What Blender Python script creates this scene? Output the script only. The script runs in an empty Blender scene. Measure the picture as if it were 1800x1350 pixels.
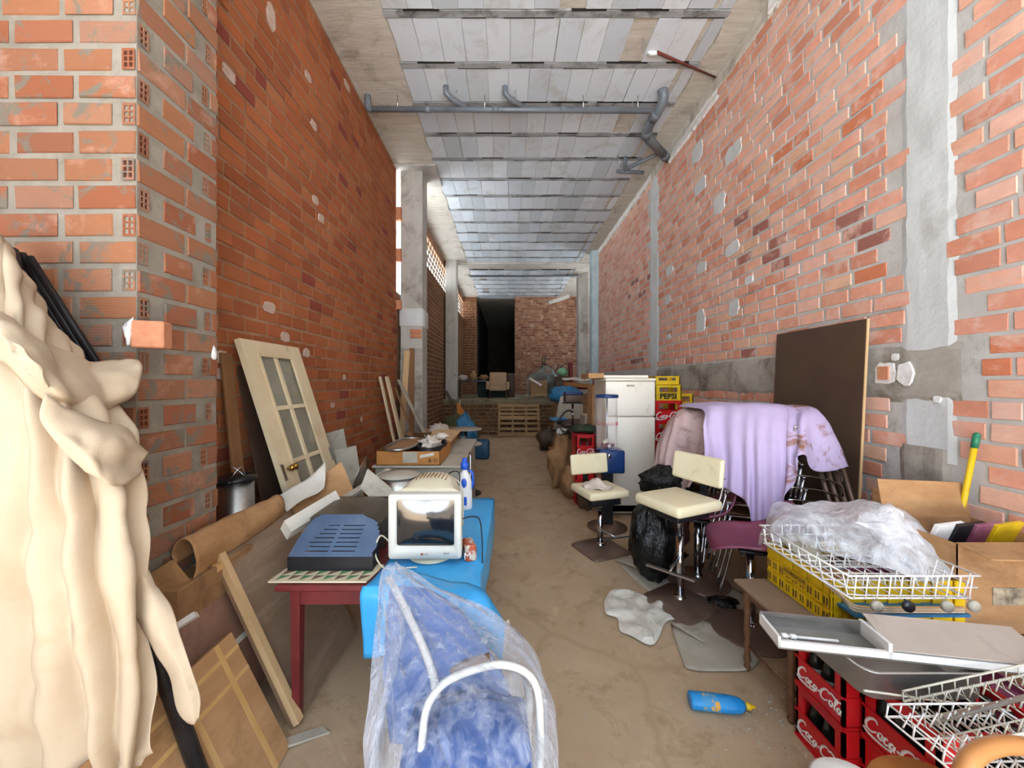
import bpy, bmesh, math, random
from mathutils import Vector, Matrix, noise
R = random.Random(7)
SC = bpy.context.scene
COL = SC.collection
F = 660.0; CX = 892.0; CY = 672.0; EYE = 1.6
def P(px, py, Y): return Vector(((px-CX)/F*Y, Y, EYE-(py-CY)/F*Y))
def FL(px, py, z=0.0):
    Y = F*(EYE-z)/(py-CY); return Vector(((px-CX)/F*Y, Y, z))
def PX(px, py, X):
    Y = F*X/(px-CX); return Vector((X, Y, EYE-(py-CY)/F*Y))
XL, XR, H = -1.96, 2.6, 5.4
# ---------------- camera, sky, exposure ----------------
cam_d = bpy.data.cameras.new('camera'); cam = bpy.data.objects.new('camera', cam_d); COL.objects.link(cam)
cam.location = (0, 0, EYE); cam.rotation_euler = (math.pi/2, 0, 0)
cam_d.sensor_width = 36; cam_d.lens = F/1800*36; cam_d.shift_x = 8/1800; cam_d.shift_y = -3/1800
cam_d.clip_start = 0.03; cam_d.clip_end = 300
SC.camera = cam
SC.view_settings.view_transform = 'Standard'; SC.view_settings.look = 'None'
SC.view_settings.gamma = 1; SC.view_settings.use_curve_mapping = False
SC.view_settings.exposure = 1.44
SC.cycles.use_denoising = True
SC.cycles.max_bounces = 9; SC.cycles.diffuse_bounces = 6; SC.cycles.glossy_bounces = 4
SC.cycles.transmission_bounces = 6; SC.cycles.transparent_max_bounces = 14
SC.cycles.sample_clamp_indirect = 6; SC.cycles.caustics_reflective = False; SC.cycles.caustics_refractive = False
W = bpy.data.worlds.new('sky'); SC.world = W; W.use_nodes = True
wn = W.node_tree.nodes; wl = W.node_tree.links
bg = wn['Background']
sky_tc = wn.new('ShaderNodeTexCoord'); sky_sep = wn.new('ShaderNodeSeparateXYZ'); sky_ramp = wn.new('ShaderNodeValToRGB')
wl.new(sky_tc.outputs['Generated'], sky_sep.inputs[0]); wl.new(sky_sep.outputs['Z'], sky_ramp.inputs[0]); wl.new(sky_ramp.outputs[0], bg.inputs['Color'])
sky_ramp.color_ramp.elements[0].position = 0.0; sky_ramp.color_ramp.elements[0].color = (.85, .95, 1.06, 1)
sky_ramp.color_ramp.elements[1].position = 0.8; sky_ramp.color_ramp.elements[1].color = (0.50, 0.68, 1.0, 1)
bg.inputs['Strength'].default_value = 1.75
def portal(name, loc, rot, sx, sy):
    l = bpy.data.lights.new(name, 'AREA'); l.shape = 'RECTANGLE'; l.size = sx; l.size_y = sy
    l.cycles.is_portal = True
    o = bpy.data.objects.new(name, l); COL.objects.link(o); o.location = loc; o.rotation_euler = rot
ENT = -2.6
sun_d = bpy.data.lights.new('sun', 'SUN'); sun_d.energy = 15.0; sun_d.angle = .02; sun_d.color = (.97, .99, 1)
sun = bpy.data.objects.new('sun', sun_d); COL.objects.link(sun); sun.rotation_euler = Vector((.12, .32, -.95)).to_track_quat('-Z', 'Y').to_euler()
portal('portal_entrance', ((XL+XR)/2, ENT-.02, H/2), (math.pi/2, 0, 0), XR-XL, H)
portal('portal_lattice', (XL-.2, 12.0, 4.8), (0, -math.pi/2, 0), 1.1, 9)
portal('portal_side_opening', (5.2, 13.5, 3.4), (0, math.pi/2, 0), 3.2, 4)
# ---------------- materials ----------------
def hexc(h, a=1):
    h = h.lstrip('#'); c = [int(h[i:i+2], 16)/255 for i in (0, 2, 4)]
    return tuple(x/12.92 if x <= .04045 else ((x+.055)/1.055)**2.4 for x in c)+(a,)
class NT:
    def __init__(s, name):
        s.m = bpy.data.materials.new(name); s.m.use_nodes = True
        s.n = s.m.node_tree.nodes; s.l = s.m.node_tree.links; s.b = s.n['Principled BSDF']
        s.out = s.n['Material Output']
    def new(s, t, **k):
        n = s.n.new(t)
        for a, v in k.items(): setattr(n, a, v)
        return n
    def pos(s): return s.new('ShaderNodeNewGeometry').outputs['Position']
    def noise(s, scale, detail=4, rough=.6, vec=None, dist=0):
        n = s.new('ShaderNodeTexNoise'); n.inputs['Scale'].default_value = scale; n.inputs['Detail'].default_value = detail
        n.inputs['Roughness'].default_value = rough; n.inputs['Distortion'].default_value = dist
        s.l.new(vec or s.pos(), n.inputs['Vector']); return n.outputs['Fac']
    def ramp(s, fac, a, b, ca=(0, 0, 0, 1), cb=(1, 1, 1, 1)):
        r = s.new('ShaderNodeValToRGB'); e = r.color_ramp.elements
        e[0].position = a; e[0].color = ca; e[1].position = b; e[1].color = cb
        s.l.new(fac, r.inputs[0]); return r.outputs[0]
    def mix(s, fac, a, b, mode='MIX'):
        m = s.new('ShaderNodeMix', data_type='RGBA', blend_type=mode)
        for sock, v in ((m.inputs[0], fac), (m.inputs[6], a), (m.inputs[7], b)):
            if hasattr(v, 'links'): s.l.new(v, sock)
            else: sock.default_value = v
        return m.outputs[2]
    def bump(s, h, strength=.3, dist=.01):
        b = s.new('ShaderNodeBump'); b.inputs['Strength'].default_value = strength; b.inputs['Distance'].default_value = dist
        s.l.new(h, b.inputs['Height']); s.l.new(b.outputs[0], s.b.inputs['Normal'])
    def color(s, c):
        if hasattr(c, 'links'): s.l.new(c, s.b.inputs['Base Color'])
        else: s.b.inputs['Base Color'].default_value = c
def mat(name, c1, c2=None, rough=.7, metal=0, scale=8, bump=0, bscale=60, stretch=None, dirt=None, damt=.5, dscale=3, coat=0, spec=None, lo=.35, hi=.65, bdist=.004, trans=0, ior=1.45, two=False):
    t = NT(name); vec = t.pos()
    if stretch:
        mp = t.new('ShaderNodeMapping'); mp.inputs['Scale'].default_value = stretch; t.l.new(vec, mp.inputs['Vector']); v2 = mp.outputs[0]
    else: v2 = vec
    c = hexc(c1)
    if c2: c = t.mix(t.ramp(t.noise(scale, 5, .6, v2), lo, hi), hexc(c1), hexc(c2))
    if dirt: c = t.mix(t.ramp(t.noise(dscale, 6, .7, vec, .4), .62-.25*damt, .78-.1*damt), c, hexc(dirt))
    t.color(c); t.b.inputs['Roughness'].default_value = rough; t.b.inputs['Metallic'].default_value = metal
    t.b.inputs['Coat Weight'].default_value = coat; t.b.inputs['Transmission Weight'].default_value = trans; t.b.inputs['IOR'].default_value = ior
    if spec is not None: t.b.inputs['Specular IOR Level'].default_value = spec
    if bump: t.bump(t.noise(bscale, 4, .6, v2), bump, bdist)
    return t.m
def brick_mat(name, stain='#8d8676', stain_lo=.62, chalk='#d8b8a8', chalk_lo=.68):
    t = NT(name); a = t.new('ShaderNodeAttribute', attribute_name='bcol'); v = t.pos()
    c = t.mix(t.ramp(t.noise(9, 4, .6, v), .3, .75), a.outputs['Color'], t.mix(.28, a.outputs['Color'], (.25, .1, .05, 1)))
    c = t.mix(t.ramp(t.noise(5, 5, .65, v, .3), chalk_lo, chalk_lo+.16), c, hexc(chalk))
    c = t.mix(t.ramp(t.noise(7, 6, .7, v, .6), stain_lo, stain_lo+.07), c, hexc(stain))
    c = t.mix(t.ramp(t.noise(1.1, 3, .6, v), .35, .75), c, t.mix(1, c, (.9, .88, .86, 1), 'MULTIPLY'))
    t.color(c); t.b.inputs['Roughness'].default_value = .92; t.b.inputs['Specular IOR Level'].default_value = .2
    w = t.new('ShaderNodeTexWave', wave_type='BANDS', bands_direction='Z'); w.inputs['Scale'].default_value = 28; w.inputs['Distortion'].default_value = 1.75
    t.l.new(v, w.inputs['Vector'])
    ad = t.new('ShaderNodeMath', operation='MULTIPLY_ADD'); t.l.new(w.outputs['Fac'], ad.inputs[0]); ad.inputs[1].default_value = .35; t.l.new(t.noise(70, 4, .6, v), ad.inputs[2])
    t.bump(ad.outputs[0], .5, .004)
    return t.m
def film(name, tint='#eef2f8', amt=.35, rough=.12, bump=.6, bscale=9, stretch=(1, 1, 1), streak=.5):
    t = NT(name); v = t.pos(); mp = t.new('ShaderNodeMapping'); mp.inputs['Scale'].default_value = stretch; t.l.new(v, mp.inputs['Vector'])
    t.color(hexc(tint)); t.b.inputs['Roughness'].default_value = rough; t.b.inputs['Specular IOR Level'].default_value = .9
    n = t.noise(bscale, 5, .7, mp.outputs[0], .35); t.bump(n, bump, .03)
    tr = t.new('ShaderNodeBsdfTransparent'); tr.inputs[0].default_value = (.97, .98, 1, 1)
    ms = t.new('ShaderNodeMixShader')
    lw = t.new('ShaderNodeLayerWeight'); lw.inputs[0].default_value = .35
    a = t.new('ShaderNodeMath', operation='MULTIPLY_ADD', use_clamp=True); t.l.new(lw.outputs['Facing'], a.inputs[0]); a.inputs[1].default_value = .6
    b = t.new('ShaderNodeMath', operation='MULTIPLY_ADD'); t.l.new(t.ramp(n, .42, .7), b.inputs[0]); b.inputs[1].default_value = streak; b.inputs[2].default_value = amt-.15
    t.l.new(b.outputs[0], a.inputs[2])
    t.l.new(a.outputs[0], ms.inputs[0]); t.l.new(tr.outputs[0], ms.inputs[1]); t.l.new(t.b.outputs[0], ms.inputs[2]); t.l.new(ms.outputs[0], t.out.inputs['Surface'])
    return t.m
MT = {}
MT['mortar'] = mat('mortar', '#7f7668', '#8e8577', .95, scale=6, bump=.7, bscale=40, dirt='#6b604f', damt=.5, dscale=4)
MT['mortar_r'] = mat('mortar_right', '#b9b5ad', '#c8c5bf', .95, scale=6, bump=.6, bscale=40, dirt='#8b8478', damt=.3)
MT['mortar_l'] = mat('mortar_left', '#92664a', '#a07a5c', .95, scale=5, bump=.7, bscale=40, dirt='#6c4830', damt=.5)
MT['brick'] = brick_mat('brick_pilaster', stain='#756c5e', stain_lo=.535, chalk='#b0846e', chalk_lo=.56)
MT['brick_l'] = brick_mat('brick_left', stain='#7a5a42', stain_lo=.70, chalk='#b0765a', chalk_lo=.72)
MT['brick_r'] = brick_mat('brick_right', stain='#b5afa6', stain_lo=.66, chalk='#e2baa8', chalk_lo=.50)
MT['plaster'] = mat('grey_plaster', '#c8cac6', '#d3d5d2', .9, scale=3, bump=.4, bscale=14, dirt='#b3b2aa', damt=.2, dscale=2, bdist=.01)
MT['band'] = mat('stained_concrete', '#a29b8e', '#b4aea2', .92, scale=4, bump=.6, bscale=18, dirt='#5c4f40', damt=.6, dscale=2.2, bdist=.008)
MT['column'] = mat('column_concrete', '#aaa69b', '#bdb9b0', .9, scale=4, bump=.4, bscale=20, stretch=(1, 1, .25), dirt='#6e5f50', damt=.4, dscale=1.6)
MT['ceil_edge'] = mat('ceiling_concrete', '#bcb5a6', '#cdc7ba', .95, scale=5, bump=.5, bscale=12, stretch=(.4, 2.5, 1), dirt='#8d8676', damt=.35, dscale=3, bdist=.01)
MT['joist'] = mat('joist_concrete', '#8f9190', '#a9abab', .9, scale=5, bump=.4, bscale=25, stretch=(.5, 3, 1), dirt='#3f3d38', damt=.55, dscale=4)
MT['white_rough'] = mat('white_plaster_lump', '#d8d4cc', '#f0eeea', .9, scale=20, bump=.8, bscale=30)
MT['dark'] = mat('dark_void', '#1c1712', rough=1)
# ---------------- mesh helpers ----------------
ROOTM = {}
def tag(o, label=None, cat=None, group=None, kind=None):
    if label: o['label'] = label
    if cat: o['category'] = cat
    if group: o['group'] = group
    if kind: o['kind'] = kind
    return o
def thing(name, label, cat, loc, group=None, rz=0, rx=0, ry=0):
    o = bpy.data.objects.new(name, None); COL.objects.link(o); o.location = loc; o.rotation_euler = (rx, ry, rz); o.empty_display_size = .05
    tag(o, label, cat, group); ROOTM[o.name] = Matrix.LocRotScale(Vector(loc), o.rotation_euler, None); return o
class MB:
    def __init__(s): s.v = []; s.f = []; s.sm = []; s.mi = []; s.c = []; s.cm = 0
    def add(s, vs, fs, smooth=False, m=None):
        o = len(s.v); s.v += [tuple(v) for v in vs]
        for f in fs: s.f.append([o+i for i in f]); s.sm.append(smooth); s.mi.append(s.cm if m is None else m)
        return s
    def box(s, c, d, M=None, m=None, taper=1):
        x, y, z = d[0]/2, d[1]/2, d[2]/2
        vs = [Vector((sx*x*(taper if sz > 0 else 1), sy*y*(taper if sz > 0 else 1), sz*z)) for sz in (-1, 1) for sy in (-1, 1) for sx in (-1, 1)]
        if M: vs = [M @ v for v in vs]
        vs = [v+Vector(c) for v in vs]
        return s.add(vs, [(0, 2, 3, 1), (4, 5, 7, 6), (0, 1, 5, 4), (2, 6, 7, 3), (0, 4, 6, 2), (1, 3, 7, 5)], m=m)
    def bx(s, x0, x1, y0, y1, z0, z1, m=None): return s.box(((x0+x1)/2, (y0+y1)/2, (z0+z1)/2), (x1-x0, y1-y0, z1-z0), m=m)
    def rbox(s, c, d, r=.02, M=None, m=None, n=2, smooth=True):
        bm = bmesh.new(); bmesh.ops.create_cube(bm, size=1)
        for v in bm.verts: v.co = Vector((v.co.x*d[0], v.co.y*d[1], v.co.z*d[2]))
        bmesh.ops.bevel(bm, geom=bm.edges[:]+bm.verts[:], offset=min(r, min(d)*.49), segments=n, affect='EDGES', profile=.5)
        vs = [(M @ v.co if M else v.co)+Vector(c) for v in bm.verts]; bm.verts.index_update()
        fs = [[v.index for v in f.verts] for f in bm.faces]; bm.free()
        return s.add(vs, fs, smooth, m)
    def hexa(s, a, b, c, d, n, m=None):
        a, b, c, d, n = map(Vector, (a, b, c, d, n)); vs = [a, b, c, d, a+n, b+n, c+n, d+n]
        return s.add(vs, [(3, 2, 1, 0), (4, 5, 6, 7), (0, 1, 5, 4), (1, 2, 6, 5), (2, 3, 7, 6), (3, 0, 4, 7)], m=m)
    def prism(s, pts, n, m=None, smooth=False):
        pts = [Vector(p) for p in pts]; n = Vector(n); k = len(pts)
        return s.add(pts+[p+n for p in pts], [list(range(k))[::-1], list(range(k, 2*k))]+[(i, (i+1) % k, k+(i+1) % k, k+i) for i in range(k)], smooth, m)
    def tube(s, pts, r, n=8, closed=False, caps=True, m=None, smooth=True):
        pts = [Vector(p) for p in pts]; k = len(pts); rs = r if isinstance(r, (list, tuple)) else [r]*k
        vs = []; up = None
        for i, p in enumerate(pts):
            a = pts[(i-1) % k] if (closed or i > 0) else p; b = pts[(i+1) % k] if (closed or i < k-1) else p
            t = (b-a).normalized() if (b-a).length > 1e-9 else Vector((0, 0, 1))
            if up is None: up = Vector((0, 0, 1)) if abs(t.z) < .9 else Vector((1, 0, 0))
            x = up-t*up.dot(t)
            if x.length < 1e-6: x = t.orthogonal()
            x.normalize(); up = x; y = t.cross(x)
            vs += [p+(x*math.cos(2*math.pi*j/n)+y*math.sin(2*math.pi*j/n))*rs[i] for j in range(n)]
        fs = []
        for i in range(k if closed else k-1):
            for j in range(n):
                a = i*n+j; b = i*n+(j+1) % n; i2 = (i+1) % k
                fs.append((a, b, i2*n+(j+1) % n, i2*n+j))
        s.add(vs, fs, smooth, m)
        if caps and not closed:
            o = len(s.v)-len(vs); s.f.append([o+j for j in range(n)][::-1]); s.f.append([o+(k-1)*n+j for j in range(n)]); s.sm += [False]*2; s.mi += [s.cm if m is None else m]*2
        return s
    def lathe(s, prof, c=(0, 0, 0), n=20, M=None, m=None, smooth=True, sx=1, sy=1, cap=True):
        c = Vector(c); vs = []; k = len(prof)
        for r, z in prof:
            for j in range(n):
                v = Vector((r*sx*math.cos(2*math.pi*j/n), r*sy*math.sin(2*math.pi*j/n), z)); vs.append((M @ v if M else v)+c)
        fs = [(i*n+j, i*n+(j+1) % n, (i+1)*n+(j+1) % n, (i+1)*n+j) for i in range(k-1) for j in range(n)]
        o = len(s.v); s.add(vs, fs, smooth, m)
        if cap:
            s.f.append([o+j for j in range(n)][::-1]); s.f.append([o+(k-1)*n+j for j in range(n)]); s.sm += [False]*2; s.mi += [s.cm if m is None else m]*2
        return s
    def loft(s, rings, m=None, smooth=True, cap=True):
        n = len(rings[0]); o = len(s.v)
        s.add([p for r in rings for p in r], [(i*n+j, i*n+(j+1) % n, (i+1)*n+(j+1) % n, (i+1)*n+j) for i in range(len(rings)-1) for j in range(n)], smooth, m)
        if cap:
            k = len(rings); s.f.append([o+j for j in range(n)][::-1]); s.f.append([o+(k-1)*n+j for j in range(n)]); s.sm += [False]*2; s.mi += [s.cm if m is None else m]*2
        return s
    def ball(s, c, r, n=12, M=None, m=None, wob=0, seed=0):
        rs = r if isinstance(r, (tuple, list)) else (r, r, r); h = n//2; vs = []; c = Vector(c)
        for i in range(1, h):
            a = math.pi*i/h
            for j in range(n):
                b = 2*math.pi*j/n; v = Vector((math.sin(a)*math.cos(b), math.sin(a)*math.sin(b), math.cos(a)))
                if wob: v *= 1+wob*noise.noise(v*2.3+Vector((seed, seed*.7, 0)))+wob*.6*noise.noise(v*6+Vector((seed, 0, seed)))
                v = Vector((v.x*rs[0], v.y*rs[1], v.z*rs[2])); vs.append((M @ v if M else v)+c)
        for z in (1, -1):
            v = Vector((0, 0, z*rs[2])); vs.append((M @ v if M else v)+c)
        t, b = len(vs)-2, len(vs)-1; fs = [(i*n+j, (i+1)*n+j, (i+1)*n+(j+1) % n, i*n+(j+1) % n) for i in range(h-2) for j in range(n)]
        fs += [(t, j, (j+1) % n) for j in range(n)]+[(b, (h-2)*n+(j+1) % n, (h-2)*n+j) for j in range(n)]
        return s.add(vs, fs, True, m)
    def grid(s, G, m=None, smooth=True, closed_u=False):
        nr, nc = len(G), len(G[0])
        return s.add([p for r in G for p in r], [(i*nc+j, i*nc+(j+1) % nc, (i+1)*nc+(j+1) % nc, (i+1)*nc+j) for i in range(nr-1) for j in range(nc if closed_u else nc-1)], smooth, m)
    def obj(s, name, mt, parent=None, label=None, cat=None, group=None, kind=None, local=False, solid=0, colors=None):
        mats = mt if isinstance(mt, (list, tuple)) else [mt]
        vs = [Vector(v) for v in s.v]; loc = Vector((0, 0, 0))
        if parent is not None:
            if not local:
                Mi = ROOTM[parent.name].inverted(); vs = [Mi @ v for v in vs]
        elif not local:
            xs = [v.x for v in vs]; ys = [v.y for v in vs]; zs = [v.z for v in vs]
            loc = Vector(((min(xs)+max(xs))/2, (min(ys)+max(ys))/2, min(zs))); vs = [v-loc for v in vs]
        me = bpy.data.meshes.new(name); me.from_pydata([tuple(v) for v in vs], [], s.f)
        me.polygons.foreach_set('use_smooth', s.sm); me.polygons.foreach_set('material_index', s.mi)
        for m_ in mats: me.materials.append(m_)
        if colors is not None:
            at = me.color_attributes.new('bcol', 'FLOAT_COLOR', 'POINT'); flat = [x for c in colors for x in c]; at.data.foreach_set('color', flat)
        me.update()
        o = bpy.data.objects.new(name, me); COL.objects.link(o); o.location = loc
        if parent is not None:
            o.parent = parent; ROOTM[o.name] = ROOTM[parent.name]
        else: ROOTM[o.name] = Matrix.Translation(loc)
        if solid:
            md = o.modifiers.new('thickness', 'SOLIDIFY'); md.thickness = solid; md.offset = 0
        return tag(o, label, cat, group, kind)
def kids(o): return [c for c in bpy.data.objects if c.parent == o]
def copy_tree(o, parent=None):
    c = o.copy(); COL.objects.link(c)
    if parent is not None: c.parent = parent
    for ch in list(o.children): copy_tree(ch, c)
    return c
def crom(p, n):
    """resample a list of vectors with Catmull-Rom into n points"""
    p = [Vector(q) for q in p]; k = len(p); out = []
    for i in range(n):
        t = i/(n-1)*(k-1); a = min(int(t), k-2); u = t-a
        p0 = p[a-1] if a > 0 else p[a]*2-p[a+1]; p1 = p[a]; p2 = p[a+1]; p3 = p[a+2] if a+2 < k else p[a+1]*2-p[a]
        out.append(.5*((2*p1)+(p2-p0)*u+(2*p0-5*p1+4*p2-p3)*u*u+(3*p1-p0-3*p2+p3)*u**3))
    return out
def surf(rows, nu, nv, amp=0, freq=3, seed=0, fold=0, nf=6, foldfn=None, amp2=0, freq2=9, sharp=0, amp3=0, freq3=14):
    """rows: control rows of equal length -> nv x nu grid, displaced by noise and folds"""
    A = [crom(r, nu) for r in rows]; B = [crom([A[i][j] for i in range(len(A))], nv) for j in range(nu)]
    G = [[B[j][i] for j in range(nu)] for i in range(nv)]; O = []
    for i in range(nv):
        r = []
        for j in range(nu):
            du = G[i][min(j+1, nu-1)]-G[i][max(j-1, 0)]; dv = G[min(i+1, nv-1)][j]-G[max(i-1, 0)][j]
            n = du.cross(dv); n = n.normalized() if n.length > 1e-9 else Vector((0, -1, 0))
            p = G[i][j]; d = 0
            if amp: d += amp*noise.noise(p*freq+Vector((seed, seed*1.3, 0)))
            if amp2:
                q = abs(noise.noise(p*freq2+Vector((seed*2.1, 0, seed)))); d += amp2*(.3-q)
            if fold:
                k = foldfn(i/(nv-1)) if foldfn else i/(nv-1)
                ph = (j/(nu-1)*nf*2*math.pi+2.2*noise.noise(Vector((j/(nu-1)*3, i/(nv-1)*1.3, seed)))); d += fold*k*((1-sharp)*math.sin(ph)+sharp*(1-2.2*abs(math.sin(ph*.5))))
            if amp3: d += amp3*(.3-abs(noise.noise(Vector((p.x*freq3, p.y*freq3, p.z*freq3*.45+seed)))))
            r.append(p+n*d)
        O.append(r)
    return O
def text(s, size, mt, parent, M, shear=0, ext=.0008, name='lettering', sx=1, bold=0):
    c = bpy.data.curves.new('t', 'FONT'); c.body = s; c.size = size; c.shear = shear; c.extrude = ext; c.offset = bold; c.align_x = 'CENTER'; c.align_y = 'CENTER'; c.resolution_u = 2
    o = bpy.data.objects.new('t', c); COL.objects.link(o); bpy.context.view_layer.update()
    me = bpy.data.meshes.new_from_object(o); bpy.data.objects.remove(o)
    mb = MB(); mb.add([M @ Vector((v.co.x*sx, v.co.y, v.co.z)) for v in me.vertices], [list(p.vertices) for p in me.polygons])
    bpy.data.meshes.remove(me); return mb.obj(name, mt, parent)
def basis(o, x, y):
    """matrix with local x,y axes given in world and origin o"""
    x = Vector(x).normalized(); y = Vector(y).normalized(); z = x.cross(y); y = z.cross(x)
    return Matrix(((x.x, y.x, z.x, o[0]), (x.y, y.y, z.y, o[1]), (x.z, y.z, z.z, o[2]), (0, 0, 0, 1)))
def RZ(a): return Matrix.Rotation(a, 3, 'Z')
def plank(name, a, b, w, t, mt, label, cat='plank', wd=(0, 1, 0), group=None):
    """board from a to b, width w along wd, thickness t"""
    a, b, wd = Vector(a), Vector(b), Vector(wd); d = (b-a).normalized(); x = (wd-d*wd.dot(d)).normalized(); n = d.cross(x)
    M = Matrix((x, n, d)).transposed(); return MB().rbox((a+b)/2, (w, t, (b-a).length), .003, M, n=1, smooth=False).obj(name, mt, None, label, cat, group)
# ---------------- room shell ----------------
def struct(mb, name, mt, **k): return mb.obj(name, mt, None, kind='structure', **k)
def unit_brick(col, seed, L=.24, h=.094, d=.006, hollow=False):
    r = random.Random(seed); mb = MB()
    if hollow:      # end of a hollow brick: 2 x 3 holes
        xs = [-L/2, -L*.34, -L*.06, L*.06, L*.34, L/2]; zs = [-h/2, -h*.38, -h*.17, -h*.10, h*.10, h*.17, h*.38, h/2]
        for i in range(5):
            for j in range(7):
                x0, x1, z0, z1 = xs[i], xs[i+1], zs[j], zs[j+1]
                if i in (1, 3) and j in (1, 3, 5):
                    q = [(x0, d, z0), (x1, d, z0), (x1, d, z1), (x0, d, z1)]; b = [(x, .0008, z) for x, _, z in q]
                    mb.add(q+b, [(0, 4, 5, 1), (1, 5, 6, 2), (2, 6, 7, 3), (3, 7, 4, 0), (4, 7, 6, 5)], m=0); mb.mi[-1] = 1
                else: mb.add([(x0, d, z0), (x1, d, z0), (x1, d, z1), (x0, d, z1)], [(1, 0, 3, 2)])
        return mb
    c = .004; w = lambda s=.0025: r.uniform(-s, s)
    base = [(-L/2, 0, -h/2), (L/2, 0, -h/2), (L/2, 0, h/2), (-L/2, 0, h/2)]
    e = [(x+w(), d-c+w(.001), z+w()) for x, _, z in base]
    t = [(x*(1-2*c/L)+w(.001), d+w(.0015), z*(1-2*c/h)+w(.001)) for x, _, z in e]
    mb.add(base+e+t, [(i, i+4, (i+1) % 4+4, (i+1) % 4) for i in range(4)]+[(i+4, i+8, (i+1) % 4+8, (i+1) % 4+4) for i in range(4)]+[(8, 11, 10, 9)])
    return mb
MESHC = {}
def brick_mesh(pal, k, mt, hollow=False):
    key = (pal, k, hollow)
    if key not in MESHC:
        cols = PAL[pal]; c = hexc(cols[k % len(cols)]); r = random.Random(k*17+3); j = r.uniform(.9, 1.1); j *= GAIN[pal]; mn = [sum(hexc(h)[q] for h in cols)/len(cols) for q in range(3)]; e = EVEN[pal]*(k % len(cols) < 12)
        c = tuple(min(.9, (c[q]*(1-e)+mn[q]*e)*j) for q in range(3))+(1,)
        mb = unit_brick(c, k, hollow=hollow, L=.055 if hollow else .24); o = mb.obj('tmp', [mt, MT['hole_shade']], None, local=True, colors=[c]*len(mb.v)); me = o.data; bpy.data.objects.remove(o); me.name = 'brick_shape'; MESHC[key] = (me, mb, c)
    return MESHC[key]
MT['hole_shade'] = mat('hole_shade_clay', '#4a2014', rough=1)  # dark backs paint the shade of deep holes into shallow ones
PAL = {
 'pier': ['#c48560', '#cc8f6c', '#c27c58', '#bc7656', '#cf9674', '#bd8262', '#c5855e', '#ae7054', '#cd997e', '#b86e4c'],
 'left': ['#a85f34', '#b0653a', '#9c5530', '#a65a38', '#b87044', '#8f4a2c', '#aa6038', '#b56c42', '#a35c3c', '#94543a', '#bb7a52', '#a96236', '#8a4238', '#ae6840'],
 'right': ['#d89d84', '#dda58d', '#d4937a', '#e0b09b', '#d08a6e', '#da9f88', '#d89a84', '#e2b8a5', '#d08a70', '#dca88d', '#d6967e', '#e4bb9c', '#c87a58', '#a06a60'],
 'back': ['#9a7058', '#a87c62', '#8f6450', '#b08a70', '#86584a', '#a5765e', '#93705e', '#6e4844'],
 'rear': ['#8a6040', '#916746', '#80583a', '#98704e', '#7a5238', '#8c6446'],
}
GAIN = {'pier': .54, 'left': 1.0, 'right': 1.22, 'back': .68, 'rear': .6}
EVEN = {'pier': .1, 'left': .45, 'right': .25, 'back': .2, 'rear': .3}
def shown_area(cor):
    q = []
    for c in cor:
        if c.y < .15: return 0
        q.append((CX+F*c.x/c.y, CY-F*(c.z-EYE)/c.y))
    mx = sum(a for a, _ in q)/4; my = sum(b for _, b in q)/4
    if not (-40 < mx < 1840 and -40 < my < 1390): return 0
    A = 0
    for i in range(4):
        x0, y0 = q[i]; x1, y1 = q[(i+1) % 4]; A += x0*y1-x1*y0
    return abs(A)/2
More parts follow.
